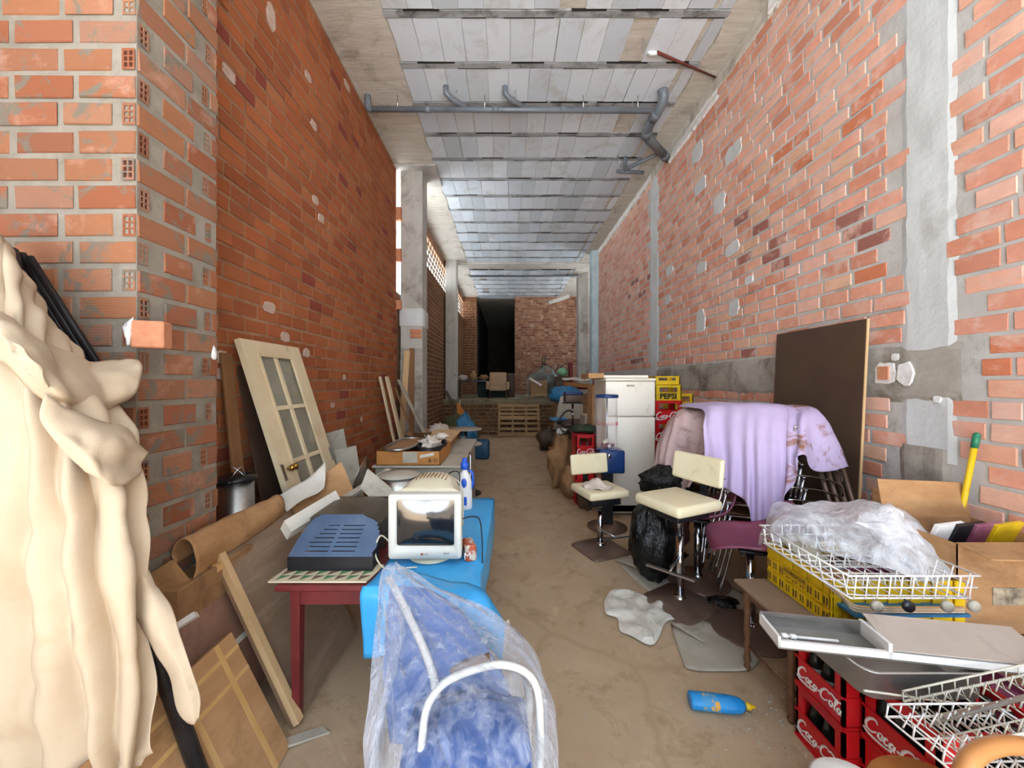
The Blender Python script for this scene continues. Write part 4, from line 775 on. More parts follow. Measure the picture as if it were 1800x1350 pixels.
carton('cardboard_box', -1.62, -.95, 6.95, 7.5, 0, .62, 'brown cardboard box beyond the first column with a tilted lid', 'kraft_d', flaps=.5, seed=3)
carton('cardboard_box', -1.45, -1.0, 5.2, 6.0, 0, .58, 'dusty cardboard box on the floor between cabinet and column', 'kraft_d', seed=5)
carton('cardboard_box', -1.5, -.95, 6.1, 6.5, 0, .70, 'open cardboard box at the foot of the first column', 'kraft', flaps=.7, seed=6)
MB().ball((-1.15, 6.3, .80), (.16, .2, .1), 20, wob=.6, seed=8).obj('grey_bag', MT['rag'], None, 'crumpled pale bag on the box at the first column', 'bag')
MB().ball((-1.1, 8.9, .4), (.42, .35, .42), 22, wob=.4, seed=12).obj('green_bag', mat('olive_bag', '#4b4a32', '#5a583e', .8, bump=.4, bscale=12, bdist=.02), None, 'dark olive bag heaped by the platform on the left', 'bag')
MB().prism([V(-1.25, 9.3, .0), V(-.95, 9.3, .0), V(-1.02, 9.3, .82), V(-1.25, 9.3, 1.12)], V(0, .04, 0)).obj('orange_flag', mat('orange_plastic', '#c47a2a'), None, 'small orange triangular piece among the far left clutter', 'plastic')
for k, (a, b) in enumerate([((-1.75, 10.2, 1.5), (-1.0, 9.7, .0)), ((-1.7, 10.5, 1.35), (-.9, 10.1, .0))]): MB().tube([a, b], .02, 8).obj('dark_stick', MT['dark_board'], None, ['long dark stick leaning by the second column, the higher one', 'long dark stick leaning by the second column, the lower one'][k], 'stick')
MB().tube([V(-1.42, 11.2, .0), V(-1.42, 11.2, 1.06)], .02, 8).obj('white_post', MT['paper'], None, 'thin white post at the left corner of the platform', 'post')
# lavender/grey pots on the cabinet side
t = thing('glass_jar', 'clear glass jar standing behind the nearer bistro table', 'jar', (-.72, 6.1, 0))
MB().lathe([(0, 0), (.08, 0), (.09, .55), (.05, .68), (.05, .72), (0, .72)], (-.72, 6.1, 0), 20, cap=False).obj('body', mat('green_glass', '#8f9a86', rough=.1, trans=.4), t)
# ---------------- plastic wrapped garden chair in the foreground ----------------
t = thing('folded_garden_chair', 'white tubular garden chair with blue cushions standing wrapped in clear plastic', 'chair', (-.15, 1.2, 0))
wt = mat('white_enamel_tube', '#c9c5ba', '#d5d1c6', .3, scale=6); bc_ = mat('blue_cushion', '#34538c', '#41639e', .8, scale=8, bump=.3, bscale=80)
MB().tube(crom([P(683, 1015, 1.52), P(700, 1045, 1.47), P(722, 1090, 1.40), P(745, 1140, 1.33), P(762, 1190, 1.28), P(768, 1230, 1.25)], 30), .014, 10).obj('side_tube', wt, t)
MB().tube(crom([P(925, 1195, 1.3), P(930, 1230, 1.2), P(925, 1300, 1.12), P(915, 1400, 1.08)], 20), .013, 10).obj('side_tube', wt, t)
MB().tube(crom([P(738, 1370, 1.02), P(742, 1300, 1.05), P(752, 1240, 1.10), P(782, 1200, 1.14), P(830, 1178, 1.16), P(880, 1168, 1.16), P(922, 1180, 1.15), P(945, 1215, 1.12), P(950, 1300, 1.06), P(948, 1380, 1.02)], 60), .0115, 10).obj('arm_hoop', wt, t)
MB().tube(crom([P(795, 1188, 1.17), P(820, 1172, 1.18), P(862, 1160, 1.18)], 16), .02, 10).obj('arm_grip', mat('brown_grip', '#6e5644', rough=.6), t)
rows = [pp([(688, 1030, 1.50), (760, 1040, 1.50), (810, 1080, 1.46)]), pp([(680, 1110, 1.42), (770, 1120, 1.40), (850, 1130, 1.38)]), pp([(676, 1200, 1.32), (780, 1220, 1.30), (890, 1200, 1.28)]), pp([(690, 1300, 1.26), (790, 1310, 1.24), (905, 1290, 1.22)])]
MB().grid(surf(rows, 16, 24, amp=.01, freq=8, seed=1)).obj('back_cushion', bc_, t, solid=.035)
rows = [[V(-.30, 1.24, .52), V(-.12, 1.26, .54), V(.05, 1.24, .53)], [V(-.29, 1.1, .55), V(-.12, 1.1, .58), V(.06, 1.1, .57)], [V(-.28, .96, .53), V(-.12, .95, .56), V(.07, .95, .55)], [V(-.27, .86, .47), V(-.12, .84, .5), V(.07, .84, .48)]]
MB().grid(surf(rows, 18, 18, amp=.008, freq=6, seed=2)).obj('seat_cushion', bc_, t, solid=.05)
rows = [pp([(775, 1245, 1.15), (830, 1230, 1.16), (900, 1240, 1.14)]), pp([(770, 1290, 1.05), (850, 1290, 1.06), (930, 1300, 1.03)]), pp([(800, 1380, .95), (860, 1370, .96), (935, 1380, .93)])]
MB().grid(surf(rows, 14, 14, amp=.012, freq=9, seed=3)).obj('folded_fabric', bc_, t, solid=.03)
for x in (-.27, .07):
    for y, y2 in ((1.3, 1.35), (.9, .82)): MB().tube([V(x, y, .5), V(x*1.05, y2, 0)], .012, 8).obj('leg', wt, t)
MB().tube([V(-.27, 1.3, .3), V(.07, 1.3, .3)], .01, 8).obj('crossbar', wt, t)
# clear plastic over it: closed bag loft from ring rows
pf = film('clear_plastic', '#e6ebf4', .17, .08, .8, 6, (3.5, 3.5, .2), .3)
ctr = [((-.46, 1.51, .868), .015, .012), ((-.445, 1.48, .84), .05, .045), ((-.37, 1.40, .80), .09, .11), ((-.30, 1.33, .765), .135, .17), ((-.225, 1.27, .73), .185, .22), ((-.165, 1.22, .67), .23, .27), ((-.135, 1.19, .58), .262, .31), ((-.13, 1.16, .45), .262, .33), ((-.13, 1.14, .3), .262, .34), ((-.13, 1.13, .15), .27, .34), ((-.13, 1.13, .02), .285, .35)]
G = []; N = 90
cc = crom([V(*c[0]) for c in ctr], 70); ww = crom([V(c[1], c[2], 0) for c in ctr], 70)
for i in range(70):
    row = []
    for j in range(N):
        a = 2*math.pi*j/N; d = V(math.cos(a), math.sin(a), 0); k = (abs(d.x)**3+abs(d.y)**3)**(-1/3)
        p = cc[i]+V(d.x*ww[i].x*k, d.y*ww[i].y*k, 0); q = V(d.x*2.2, d.y*2.2, i*.035)
        w = .03*noise.noise(q*1.5)+.03*(.25-abs(noise.noise(V(d.x*6, d.y*6, i*.04))))+.012*noise.noise(V(d.x*16, d.y*16, i*.06))
        p += d*w*min(1, ww[i].x*6)+V(0, 0, .012*noise.noise(q*4)); row.append(p)
    G.append(row)
MB().grid(G, closed_u=True).obj('plastic_cover', pf, None, 'crumpled clear plastic cover over the blue cushioned garden chair in the foreground', 'plastic cover')
# ---------------- right side ----------------
MT['fridge'] = mat('fridge_enamel', '#e9e1cf', '#efe8d8', .35, scale=2, dirt='#d3c9b4', damt=.1)
MT['cream_vinyl'] = mat('cream_vinyl', '#dccfa8', '#e3d8b6', .45, scale=3, bump=.06, bscale=90, dirt='#b8a67c', damt=.12)
MT['maroon'] = mat('maroon_plastic', '#7a3a52', '#87445c', .4, scale=3, dirt='#9c7880', damt=.25)
MT['brown_metal'] = mat('dusty_brown_metal', '#6b5446', '#7a6252', .38, metal=.35, scale=4, dirt='#8c7865', damt=.3)
MT['lilac'] = mat('lilac_cloth', '#b3a1c2', '#bdadca', .85, scale=2, bump=.2, bscale=180)
MT['lilac_stain'] = (lambda t: (t.color(t.mix(t.ramp(t.noise(6, 6, .7, None, .8), .50, .62), t.mix(t.ramp(t.noise(2, 3, .6), .3, .7), hexc('#b3a1c2'), hexc('#bdadca')), hexc('#8c5f40'))), t.m)[1])(NT('lilac_stained_cloth')); MT['lilac_stain'].node_tree.nodes['Principled BSDF'].inputs['Roughness'].default_value = .9
MT['pinkish'] = mat('dusty_pink_cloth', '#b79a96', '#c4aaa4', .9, scale=3, bump=.3, bscale=90, dirt='#6d4a40', damt=.28, dscale=9)
MT['coke'] = mat('red_crate_plastic', '#c3171c', '#cf2024', .35, scale=4, dirt='#8a1a18', damt=.2)
MT['yellow'] = mat('yellow_crate_plastic', '#dcb414', '#e6c11c', .4, scale=4, dirt='#a8871c', damt=.25)
MT['whitewire'] = mat('white_coated_wire', '#e2dfd8', '#efece6', .35, scale=9)
MT['creamwire'] = mat('cream_coated_wire', '#c9c2ae', '#d6d0be', .45, scale=9)
MT['white_print'] = mat('white_print', '#e8e4e0', rough=.6)
MT['bottle_glass'] = mat('dark_bottle_glass', '#3a4038', '#2c332c', .08, trans=.55, spec=.8)
# dark panel leaning on the right wall
t = thing('dark_board', 'large dark brown panel with a pale edge leaning on the right brick wall', 'panel', (2.5, 3.1, 0))
a, b, c, d = V(2.54, 2.655, 2.05), V(2.54, 3.54, 2.05), V(2.44, 3.54, .0), V(2.44, 2.655, .0)
MB().hexa(a, b, c, d, V(.016, 0, 0)).obj('board', MT['dark_board'], t); MB().hexa(a+V(0, -.007, 0), a+V(0, -.0005, 0), d+V(0, -.0005, 0), d+V(0, -.007, 0), V(.016, 0, 0)).obj('edge_strip', MT['light_wood'], t)
# fridge
t = thing('fridge', 'tall cream two door fridge standing in front of the soft drink crates', 'fridge', (1.465, 4.78, 0)); fx0, fx1, fy = 1.17, 1.76, 4.47
MB().rbox((1.465, fy+.34, .82), (.58, .56, 1.58), .01, n=1, smooth=False).obj('body', MT['fridge'], t); MB().rbox((1.465, fy+.3, 1.632), (.60, .64, .03), .008, n=2).obj('top', MT['fridge'], t)
for z0, z1 in ((.13, 1.185), (1.198, 1.612)): MB().rbox((1.465, fy+.028, (z0+z1)/2), (.59, .056, z1-z0), .012, n=3).obj('door', MT['fridge'], t)
MB().rbox((1.465, fy-.003, 1.56), (.1, .014, .02), .005).obj('handle', MT['grey_board'], t); MB().bx(1.2, 1.73, fy+.06, fy+.08, .02, .12).obj('kick_grille', MT['grey_board'], t)
for x in (1.22, 1.71): MB().lathe([(0, 0), (.02, 0), (.02, .04), (0, .04)], (x, fy+.12, 0), 10, cap=False).obj('foot', MT['black'], t)
MB().rbox((1.44, 4.8, 1.668), (.54, .5, .035), .006, n=1, smooth=False).obj('white_lid_panel', MT['fridge'], None, 'flat cream panel lying on top of the fridge', 'panel')
carton('cardboard_box', .98, 1.17, 4.55, 5.0, 1.649, 1.71, 'flat cardboard box overhanging the left edge of the fridge top', 'kraft', tape=False)
# candy vending machine
t = thing('vending_machine', 'toy vending machine with clear cylinder, blue body and black post beside the fridge', 'vending machine', (1.1, 4.15, 0)); c = (1.1, 4.15, 0)
bl = mat('navy_plastic', '#16305e', '#1c3a6e', .35)
MB().lathe([(0, 0), (.215, 0), (.215, .012), (.06, .05), (0, .05)], c, 36, cap=False).obj('base', MT['brown_metal'], t); MB().rbox((1.1, 4.15, .35), (.11, .11, .62), .008, n=1, smooth=False).obj('post', MT['black'], t)
MB().rbox((1.13, 4.15, .74), (.27, .24, .25), .02, n=2).obj('body', bl, t); MB().lathe([(.115, .865), (.112, .87), (.112, 1.43)], c, 32, cap=False).obj('cylinder', MT.setdefault('acrylic', film('acrylic', '#e8dcd4', .16, .06, .05, 3, (1, 1, 1), .12)), t)
MB().lathe([(0, 1.43), (.122, 1.43), (.125, 1.445), (.12, 1.465), (0, 1.47)], c, 32, cap=False).obj('cap', bl, t); MB().lathe([(0, .855), (.12, .855), (.12, .87), (0, .87)], c, 32, cap=False).obj('collar', bl, t); MB().tube([V(1.1, 4.15, .87), V(1.1, 4.15, 1.43)], .008, 8).obj('centre_rod', MT['chrome'], t)
MB().rbox((1.03, 4.02, .80), (.07, .05, .08), .008).rbox((1.09, 4.018, .81), (.03, .03, .05), .006).obj('coin_mechanism', MT['chrome'], t)
zz = MB()
for k in range(10): a = math.radians(200+k*16); p = V(1.1+.113*math.cos(a), 4.15+.113*math.sin(a), 1.15); q = V(-math.sin(a), math.cos(a), 0); zz.tube([p-q*.01+V(0, 0, .018), p+q*.006, p-q*.01-V(0, 0, .018)], .0035, 5)
zz.obj('red_zigzag', mat('red_print', '#b5323a'), t)
r = random.Random(5)
for k in range(14): a = r.uniform(0, 6.28); q = r.uniform(0, .07); MB().ball((1.1+q*math.cos(a), 4.15+q*math.sin(a), .89+r.uniform(0, .07)), .022, 8).obj('capsule', MT[r.choice(['rag', 'maroon', 'cream_pl'])], t)
# swivel stools
def stool(name, label, bc, sc, zs, rot, backdir, mech, scale=1, foot=None, rotbase=.4):
    """bc base centre, sc seat centre"""
    t = thing(name, label, 'bar stool', (bc[0], bc[1], 0), 'cream vinyl bar stools'); s = .19
    b = []
    for k in range(4): a = rotbase+math.pi/2*k+math.pi/4; b.append(V(math.cos(a), math.sin(a), 0))
    def sq(w, z, n=6):
        out = []
        for k in range(4):
            p, q = b[k], b[(k+1) % 4]; o = p*w*1.414
            prv, nx = b[k-1]*w*1.414, q*w*1.414
            for i in range(n): f = i/(n-1); A = o+(prv-o)*.16; B = o+(nx-o)*.16; out.append(A.lerp(o, f).lerp(o.lerp(B, f), f)+V(bc[0], bc[1], z))
        return out
    MB().loft([sq(.215, 0), sq(.215, .008), sq(.2, .018), sq(.1, .035), sq(.03, .05)]).obj('base', MT['brown_metal'], t)
    MB().lathe([(0, .03), (.045, .03), (.04, .06), (.024, .07), (0, .07)], (bc[0], bc[1], 0), 20, cap=False).obj('collar', MT['chrome'], t)
    top = V(bc[0]+(sc[0]-bc[0])*.3, bc[1]+(sc[1]-bc[1])*.3, zs-.08); MB().tube([V(bc[0], bc[1], .05), V(bc[0], bc[1], zs*.62)], .026, 14).tube([V(bc[0], bc[1], zs*.62), top], .02, 14).obj('pole', MT['chrome'], t)
    Rm = RZ(rot); C0 = V(sc[0], sc[1], zs)
    MB().rbox(C0-V(0, 0, .035), (.42, .40, .075), .03, Rm, n=4).obj('seat', MT['cream_vinyl'], t)
    MB().rbox(C0-V(0, 0, .1), (.3, .28, mech), .01, Rm).obj('seat_plate', MT['black'], t)
    bd = Rm @ V(*backdir, 0); sd = V(-bd.y, bd.x, 0); bcn = C0+bd*.23+V(0, 0, .175)
    M = Matrix((sd, bd, V(0, 0, 1))).transposed() @ Matrix.Rotation(-.12, 3, 'X')
    G = MB().rbox((0, 0, 0), (.41, .05, .2), .025, n=4); G.v = [tuple(M @ (V(*v)+V(0, -.9*v[0]**2, 0))+bcn) for v in G.v]; G.obj('backrest', MT['cream_vinyl'], t)
    MB().hexa(C0+bd*.1-sd*.03-V(0, 0, .085), C0+bd*.1+sd*.03-V(0, 0, .085), C0+bd*.27+sd*.03+V(0, 0, .0), C0+bd*.27-sd*.03+V(0, 0, .0), V(0, 0, .006)).hexa(C0+bd*.262-sd*.03-V(0, 0, .02), C0+bd*.262+sd*.03-V(0, 0, .02), C0+bd*.262+sd*.03+V(0, 0, .17), C0+bd*.262-sd*.03+V(0, 0, .17), bd*.006).obj('back_bracket', MT['black'], t)
    if foot:
        a, b2 = V(*foot[0]), V(*foot[1]); m_ = (a+b2)/2; u = (b2-a).normalized(); MB().rbox(m_, ((b2-a).length, .035, .012), .003, Matrix((u, V(0, 0, 1).cross(u), V(0, 0, 1))).transposed(), n=1, smooth=False).tube([m_, V(bc[0], bc[1], m_.z+.02)], .009, 8).obj('footrest', MT['steel'], t)
    return t
p1a, p1b = FL(1052, 945, .2), FL(1100, 940, .2)
stool('bar_stool', 'cream vinyl bar stool with a rag on its seat, nearer the vending machine', (.89, 3.6), (.88, 3.60), .60, .30, (-.0, 1), .09, foot=((.87, 3.42, .17), (1.13, 3.5, .17)))
stool('bar_stool', 'cream vinyl bar stool standing in front of the black rubbish bag', (1.245, 2.71), (1.19, 2.63), .80, .42, (1, 0), .05, foot=((.97, 2.62, .33), (1.20, 2.4, .33)), rotbase=.55)
rows = [[V(.72, 3.62, .615), V(.78, 3.68, .62), V(.86, 3.7, .66), V(.95, 3.66, .62), V(1.0, 3.6, .612)], [V(.72, 3.55, .612), V(.78, 3.56, .63), V(.85, 3.58, .68), V(.92, 3.56, .63), V(.98, 3.52, .612)], [V(.74, 3.5, .61), V(.79, 3.48, .61), V(.85, 3.44, .62), V(.9, 3.46, .615), V(.93, 3.48, .61)]]
MB().grid(surf(rows, 24, 16, amp=.015, freq=12, seed=3, amp2=.02, freq2=14)).obj('white_rag', MT['rag'], None, 'crumpled off white rag on the seat of the farther bar stool', 'rag', solid=.002)
def round_stool(label, bc, zs, face, r=.235):
    t = thing('swivel_chair', label, 'stool', (bc[0], bc[1], 0), 'maroon plastic swivel chairs')
    MB().lathe([(0, 0), (r, 0), (r, .01), (r*.9, .02), (.05, .045), (0, .045)], (bc[0], bc[1], 0), 44, cap=False).obj('base', MT['brown_metal'], t)
    MB().lathe([(0, .03), (.042, .03), (.04, .055), (.026, .075), (0, .075)], (bc[0], bc[1], 0), 20, cap=False).obj('collar', MT['chrome'], t); MB().tube([V(bc[0], bc[1], .05), V(bc[0], bc[1], zs-.06)], .028, 14).obj('pole', MT['chrome'], t)
    Rm = RZ(face); rows = []
    for i, (y, z, w, lift) in enumerate([(-.24, -.045, .15, .0), (-.21, -.01, .2, .01), (-.1, -.02, .225, .05), (.05, -.03, .225, .07), (.16, .0, .21, .08), (.21, .09, .19, .05), (.235, .2, .16, .02), (.24, .25, .08, .0)]):
        rows.append([V(bc[0], bc[1], zs)+Rm @ V(w*s, y, z+lift*abs(s)**2.2) for s in (-1, -.6, -.2, .2, .6, 1)])
    MB().grid(surf(rows, 24, 34)).obj('seat_shell', MT['maroon'], t, solid=.012); MB().rbox(V(bc[0], bc[1], zs-.055), (.16, .16, .02), .004, Rm).obj('seat_plate', MT['black'], t)
round_stool('maroon plastic swivel chair behind the nearer cream bar stool', (1.53, 3.02), .56, -1.9)
round_stool('maroon plastic swivel chair beside the yellow plastic crate', (1.56, 2.41), .59, -1.9)
# rubbish bag
MB().ball((1.17, 3.05, .31), (.17, .17, .32), 34, wob=.22, seed=6).obj('rubbish_bag', (lambda: MT.setdefault('bin_bag', mat('black_bin_bag', '#0c0d0c', '#141513', .22, bump=1, bscale=22, stretch=(1, 1, .3), bdist=.03)))(), None, 'full black rubbish bag standing behind the nearer cream bar stool', 'rubbish bag')
MB().ball(FL(1205, 985, .03)+V(-.1, .1, 0), (.16, .09, .03), 16, wob=.7, seed=9).obj('black_bag_scrap', MT['bin_bag'], None, 'limp black plastic scrap at the foot of the nearer bar stool', 'plastic scrap')
MB().ball(FL(1268, 1058, .02), (.11, .06, .02), 16, wob=.9, seed=19).obj('black_bag_scrap', MT['bin_bag'], None, 'black plastic scrap on the floor between the round chair bases', 'plastic scrap')
MB().ball((1.42, 3.35, .72), (.22, .16, .14), 20, wob=.5, seed=29).obj('black_bag', MT['bin_bag'], None, 'crumpled black bag under the dusty pink cloth beside the bar stool', 'bag')
MB().ball((1.42, 3.37, .3), (.2, .18, .3), 20, wob=.3, seed=28).obj('brown_sack', mat('brown_sack', '#4a2c24', '#5a362c', .9, bump=.4, bscale=20), None, 'dark brown sack standing under the crumpled black bag', 'sack')
# floor papers
def floor_sheet(name, pts, mt, label, cat, h=.006, amp=.012, seed=0, n=20):
    c = sum((FL(*p) for p in pts), V(0, 0, 0))/len(pts); out = crom([FL(*p) for p in pts+[pts[0]]], len(pts)*5); G = []
    for i in range(9):
        f = i/8; G.append([c.lerp(p, f)+V(0, 0, h+.003+amp*(.5+.9*noise.noise((c.lerp(p, f))*11+V(seed, 0, 0)))*(1.0 if f < .99 else .4)) for p in out])
    return MB().grid(G, smooth=False if amp > .02 else True).obj(name, mt, None, label, cat, solid=.001)
floor_sheet('crumpled_paper', [(1062, 1060), (1075, 1042), (1110, 1040), (1135, 1052), (1165, 1062), (1170, 1080), (1190, 1090), (1170, 1098), (1148, 1138), (1110, 1122), (1090, 1112), (1085, 1090), (1065, 1083)], MT['paper'], 'crumpled white paper sheet on the floor beside the bar stool base', 'paper', amp=.03, seed=1)
floor_sheet('cardboard_mat', [(1178, 1098), (1230, 1090), (1290, 1120), (1335, 1140), (1322, 1178), (1260, 1183), (1215, 1180), (1200, 1165)], MT['grey_board'], 'pale curved card sheet on the floor in front of the bar stool bases', 'cardboard', amp=.006, seed=2)
floor_sheet('cardboard_mat', [(1080, 985), (1120, 970), (1180, 1000), (1290, 1035), (1370, 1090), (1360, 1120), (1270, 1075), (1150, 1045)], MT['grey_board'], 'long cardboard sheet lying under the bar stools', 'cardboard', h=.0, amp=.002, seed=3)
# blue bottle on the floor
A, B = FL(1212, 1230, .035), FL(1310, 1241, .035); u = (B-A).normalized(); M = basis(A, V(0, 0, 1).cross(u), V(0, 0, 1)).to_3x3(); M = Matrix((V(0, 0, 1).cross(u), V(0, 0, 1), u)).transposed()
t = thing('blue_bottle', 'blue plastic bottle with yellow spout lying on the floor', 'bottle', ((A.x+B.x)/2, A.y, 0)); L = (B-A).length
def orng(w, h_, s_): return [A+M @ V(w*math.cos(a), h_*math.sin(a), s_) for a in [2*math.pi*k/24 for k in range(24)]]
MB().loft([orng(.036, .028, 0), orng(.043, .034, .006), orng(.043, .034, L*.75), orng(.035, .03, L*.9), orng(.016, .016, L)]).obj('body', mat('cyan_bottle', '#1f86c8', '#2b93d4', .3, scale=8), t)
MB().loft([orng(.0435, .0345, L*.2), orng(.0435, .0345, L*.5)], cap=False).obj('wrap_label', mat('bottle_label', '#3d93c4', '#d6a040', .5, scale=22, lo=.52, hi=.56), t)
MB().loft([orng(.014, .014, L), orng(.016, .016, L+.02), orng(.008, .008, L+.03), orng(.007, .007, L+.045)]).obj('spout', mat('yellow_cap', '#e2b91c', rough=.4), t)
db = MB(); r = random.Random(21)
for k in range(170):
    p = FL(r.gauss(1370, 45), r.gauss(1255, 45)) if k < 110 else FL(r.uniform(560, 1350), r.uniform(850, 1340)); s_ = r.uniform(.002, .007); db.ball(p+V(0, 0, s_*.4), (s_, s_*r.uniform(.6, 1.3), s_*.7), 6, wob=.5, seed=k)
db.obj('floor_grit', MT['grey_board'], None, 'loose grit and crumbs of mortar scattered on the concrete floor', 'grit', kind='stuff')
# ---- drink crates
GL = {}
def crate(x0, y0, z0, w, d, h, label, mt, word, col, group, rz=0, shear=.3, face='xy', tsize=.1, sx=.8):
    t = thing('drinks_crate', label, 'crate', (x0+w/2, y0+d/2, z0), group, rz=rz); th = .012; b = MB()
    b.bx(-w/2, w/2, -d/2, d/2, 0, .01); hw = h*.42; top = h*.8
    def side(L, put):
        # lower panel, posts and handle rim, in (s, z) with s along the side
        m = MB()
        for s0, s1, a, c_ in ((-L/2, L/2, 0, h*.50), (-L/2, -L*.34, h*.50, h), (L*.34, L/2, h*.50, h), (-L*.34, L*.34, h*.86, h), (-L/2, L/2, 0, .012)):
            m.box(((s0+s1)/2, 0, (a+c_)/2), (s1-s0, th, c_-a))
        m.box((0, -th*.7, h*.02), (L, th*.6, h*.05)); m.box((0, -th*.7, h*.52), (L, th*.6, h*.03)); m.box((0, -th*.7, h*.985), (L, th*.6, h*.04))
        m.v = [tuple(put(V(*v))) for v in m.v]; return m
    fr = side(w, lambda v: V(v.x, -d/2+th/2+v.y, v.z)); bk = side(w, lambda v: V(-v.x, d/2-th/2-v.y, v.z)); lf = side(d, lambda v: V(-w/2+th/2+v.y, -v.x, v.z)); rt = side(d, lambda v: V(w/2-th/2-v.y, v.x, v.z))
    b.obj('bottom', mt, t, local=True)
    for m in (fr, bk, lf, rt): m.obj('side_wall', mt, t, local=True)
    Rw = ROOTM[t.name]
    if word:
        def text_(wd, sz, mt_, p_, M_, sh, sx=1):
            if wd == 'Coca-Cola': logo(mt_, p_, M_, (w if abs((Rw.inverted() @ M_).translation.x) < .01 else d)*.97/5.3)
            else: text(wd, sz, mt_, p_, M_, sh, sx=sx, bold=.004)
        if 'y' in face: text_(word, tsize, MT[col], t, Rw @ Matrix.Translation(V(0, -d/2-.0015, h*.27)) @ Matrix.Rotation(math.pi/2, 4, 'X'), shear, sx)
        if 'x' in face: text_(word, tsize*.85, MT[col], t, Rw @ Matrix.Translation(V(-w/2-.0015, 0, h*.27)) @ Matrix.Rotation(-math.pi/2, 4, 'Z') @ Matrix.Rotation(math.pi/2, 4, 'X'), shear, sx=sx)
    if False:
        for f in face:
            m = MB(); L = (w if f == 'y' else d)*.36; pts = [V(-L+2*L*k/14, 0, h*.12+.008*math.sin(k/14*6.3)) for k in range(15)]
            pts = [V(p.x, -d/2-.001, p.z) if f == 'y' else V(-w/2-.001, -p.x, p.z) for p in pts]; m.tube(pts, [.001+.0035*math.sin(math.pi*k/14) for k in range(15)], 6); m.obj('swoosh', MT['white_print'], t, local=True)
    return t
LOGO = [[(.98, .92), (.8, 1.12), (.5, 1.05), (.2, .7), (.08, .3), (.25, 0), (.6, -.02), (.95, .25)], [(.25, 0), (.0, -.18), (.5, -.36), (1.3, -.34), (2.2, -.18)],
 [(1.3, .5), (1.12, .35), (1.12, .08), (1.28, 0), (1.42, .15), (1.42, .4), (1.3, .5)], [(1.85, .42), (1.7, .5), (1.55, .3), (1.58, .05), (1.75, 0), (1.92, .12)], [(2.3, .42), (2.15, .5), (2.0, .3), (2.02, .05), (2.15, 0), (2.3, .25), (2.32, .5), (2.3, .12), (2.42, 0)], [(2.5, .3), (2.7, .33)],
 [(3.7, .92), (3.52, 1.12), (3.2, 1.05), (2.92, .7), (2.82, .3), (2.95, 0), (3.3, -.02), (3.62, .25)], [(3.62, .98), (3.9, 1.15), (4.4, 1.0), (4.9, 1.1)], [(4.0, .5), (3.82, .35), (3.82, .08), (3.98, 0), (4.12, .15), (4.12, .4), (4.0, .5)],
 [(4.25, .1), (4.5, .7), (4.6, 1.0), (4.5, 1.05), (4.38, .7), (4.35, .1), (4.5, 0)], [(4.95, .42), (4.8, .5), (4.65, .3), (4.68, .05), (4.8, 0), (4.95, .25), (4.97, .5), (4.95, .12), (5.1, 0)]]
def logo(mt, parent, M, size):
    for st_ in LOGO:
        pts = crom([V((x+y*.15-2.55)*size, (y-.4)*size, 0) for x, y in st_], max(8, len(st_)*3)); k = len(pts); m = MB(); m.tube(pts, [size*(.055+.07*math.sin(math.pi*(i+.5)/k)) for i in range(k)], 6)
        m.v = [tuple(M @ V(v[0], v[1], v[2]*.25)) for v in m.v]; m.obj('logo_stroke', mt, parent)
MT['black_print'] = mat('black_print', '#151310', rough=.6)
def bottle(x, y, z, h=.2, lab=None, label='', group=''):
    t = thing('glass_bottle', label, 'bottle', (x, y, z), group); r0 = .026
    MB().lathe([(0, 0), (r0, 0), (r0*1.02, .01), (r0, h*.5), (r0*.8, h*.62), (.012, h*.82), (.011, h*.94), (.013, h*.95), (.013, h), (0, h)], n=14, cap=False).obj('glass', MT['bottle_glass'], t, local=True)
    if lab: MB().lathe([(r0*1.03, h*.22), (r0*1.03, h*.46)], n=14, cap=False).obj('paper_label', MT[lab], t, local=True)
    return t
MT['orange_label'] = mat('orange_label', '#d8762a', '#e2e0da', .6, scale=30, lo=.5, hi=.52)
CH = .238; BB = {}
def fill(x0, y0, z0, w, d, nx, ny, label, group, lab=None, h=.215):
    first = None
    for i in range(nx):
        for j in range(ny):
            x, y = x0+w*(i+.5)/nx, y0+d*(j+.5)/ny; key = (lab, h)
            if key not in BB: BB[key] = bottle(x, y, z0+.011, h, lab, label, group)
            else:
                o = copy_tree(BB[key]); o.location = (x, y, z0+.011); o['label'] = label; o['group'] = group
ca = [crate(1.315, 1.47, 0, .40, .24, CH, 'red soft drink crate at the bottom of the stack under the steel pan', MT['coke'], 'Coca-Cola', 'white_print', 'red crates under the steel pan', face='x', tsize=.085),
      crate(1.315, 1.47, CH, .40, .24, CH, 'red soft drink crate with orange labelled bottles, top of the stack beside the small table', MT['coke'], 'Coca-Cola', 'white_print', 'red crates under the steel pan', face='x', tsize=.085),
      crate(1.375, 1.195, 0, .40, .26, CH, 'red soft drink crate at the bottom of the stack nearest the camera', MT['coke'], 'Coca-Cola', 'white_print', 'red crates under the steel pan', face='xy', tsize=.09),
      crate(1.375, 1.195, CH, .40, .26, CH, 'red soft drink crate on top of the stack nearest the camera', MT['coke'], 'Coca-Cola', 'white_print', 'red crates under the steel pan', face='xy', tsize=.09)]
fill(1.33, 1.485, CH, .37, .21, 6, 3, 'small glass bottle with orange label in the red crate beside the small table', 'bottles in the upper red crate', 'orange_label')
fill(1.33, 1.485, 0, .37, .21, 6, 3, 'small glass bottle in the lowest crate beside the small table', 'bottles in the lower red crate')
fill(1.39, 1.21, CH, .37, .23, 6, 4, 'small clear glass bottle in the top crate nearest the camera', 'bottles in the nearest red crate')
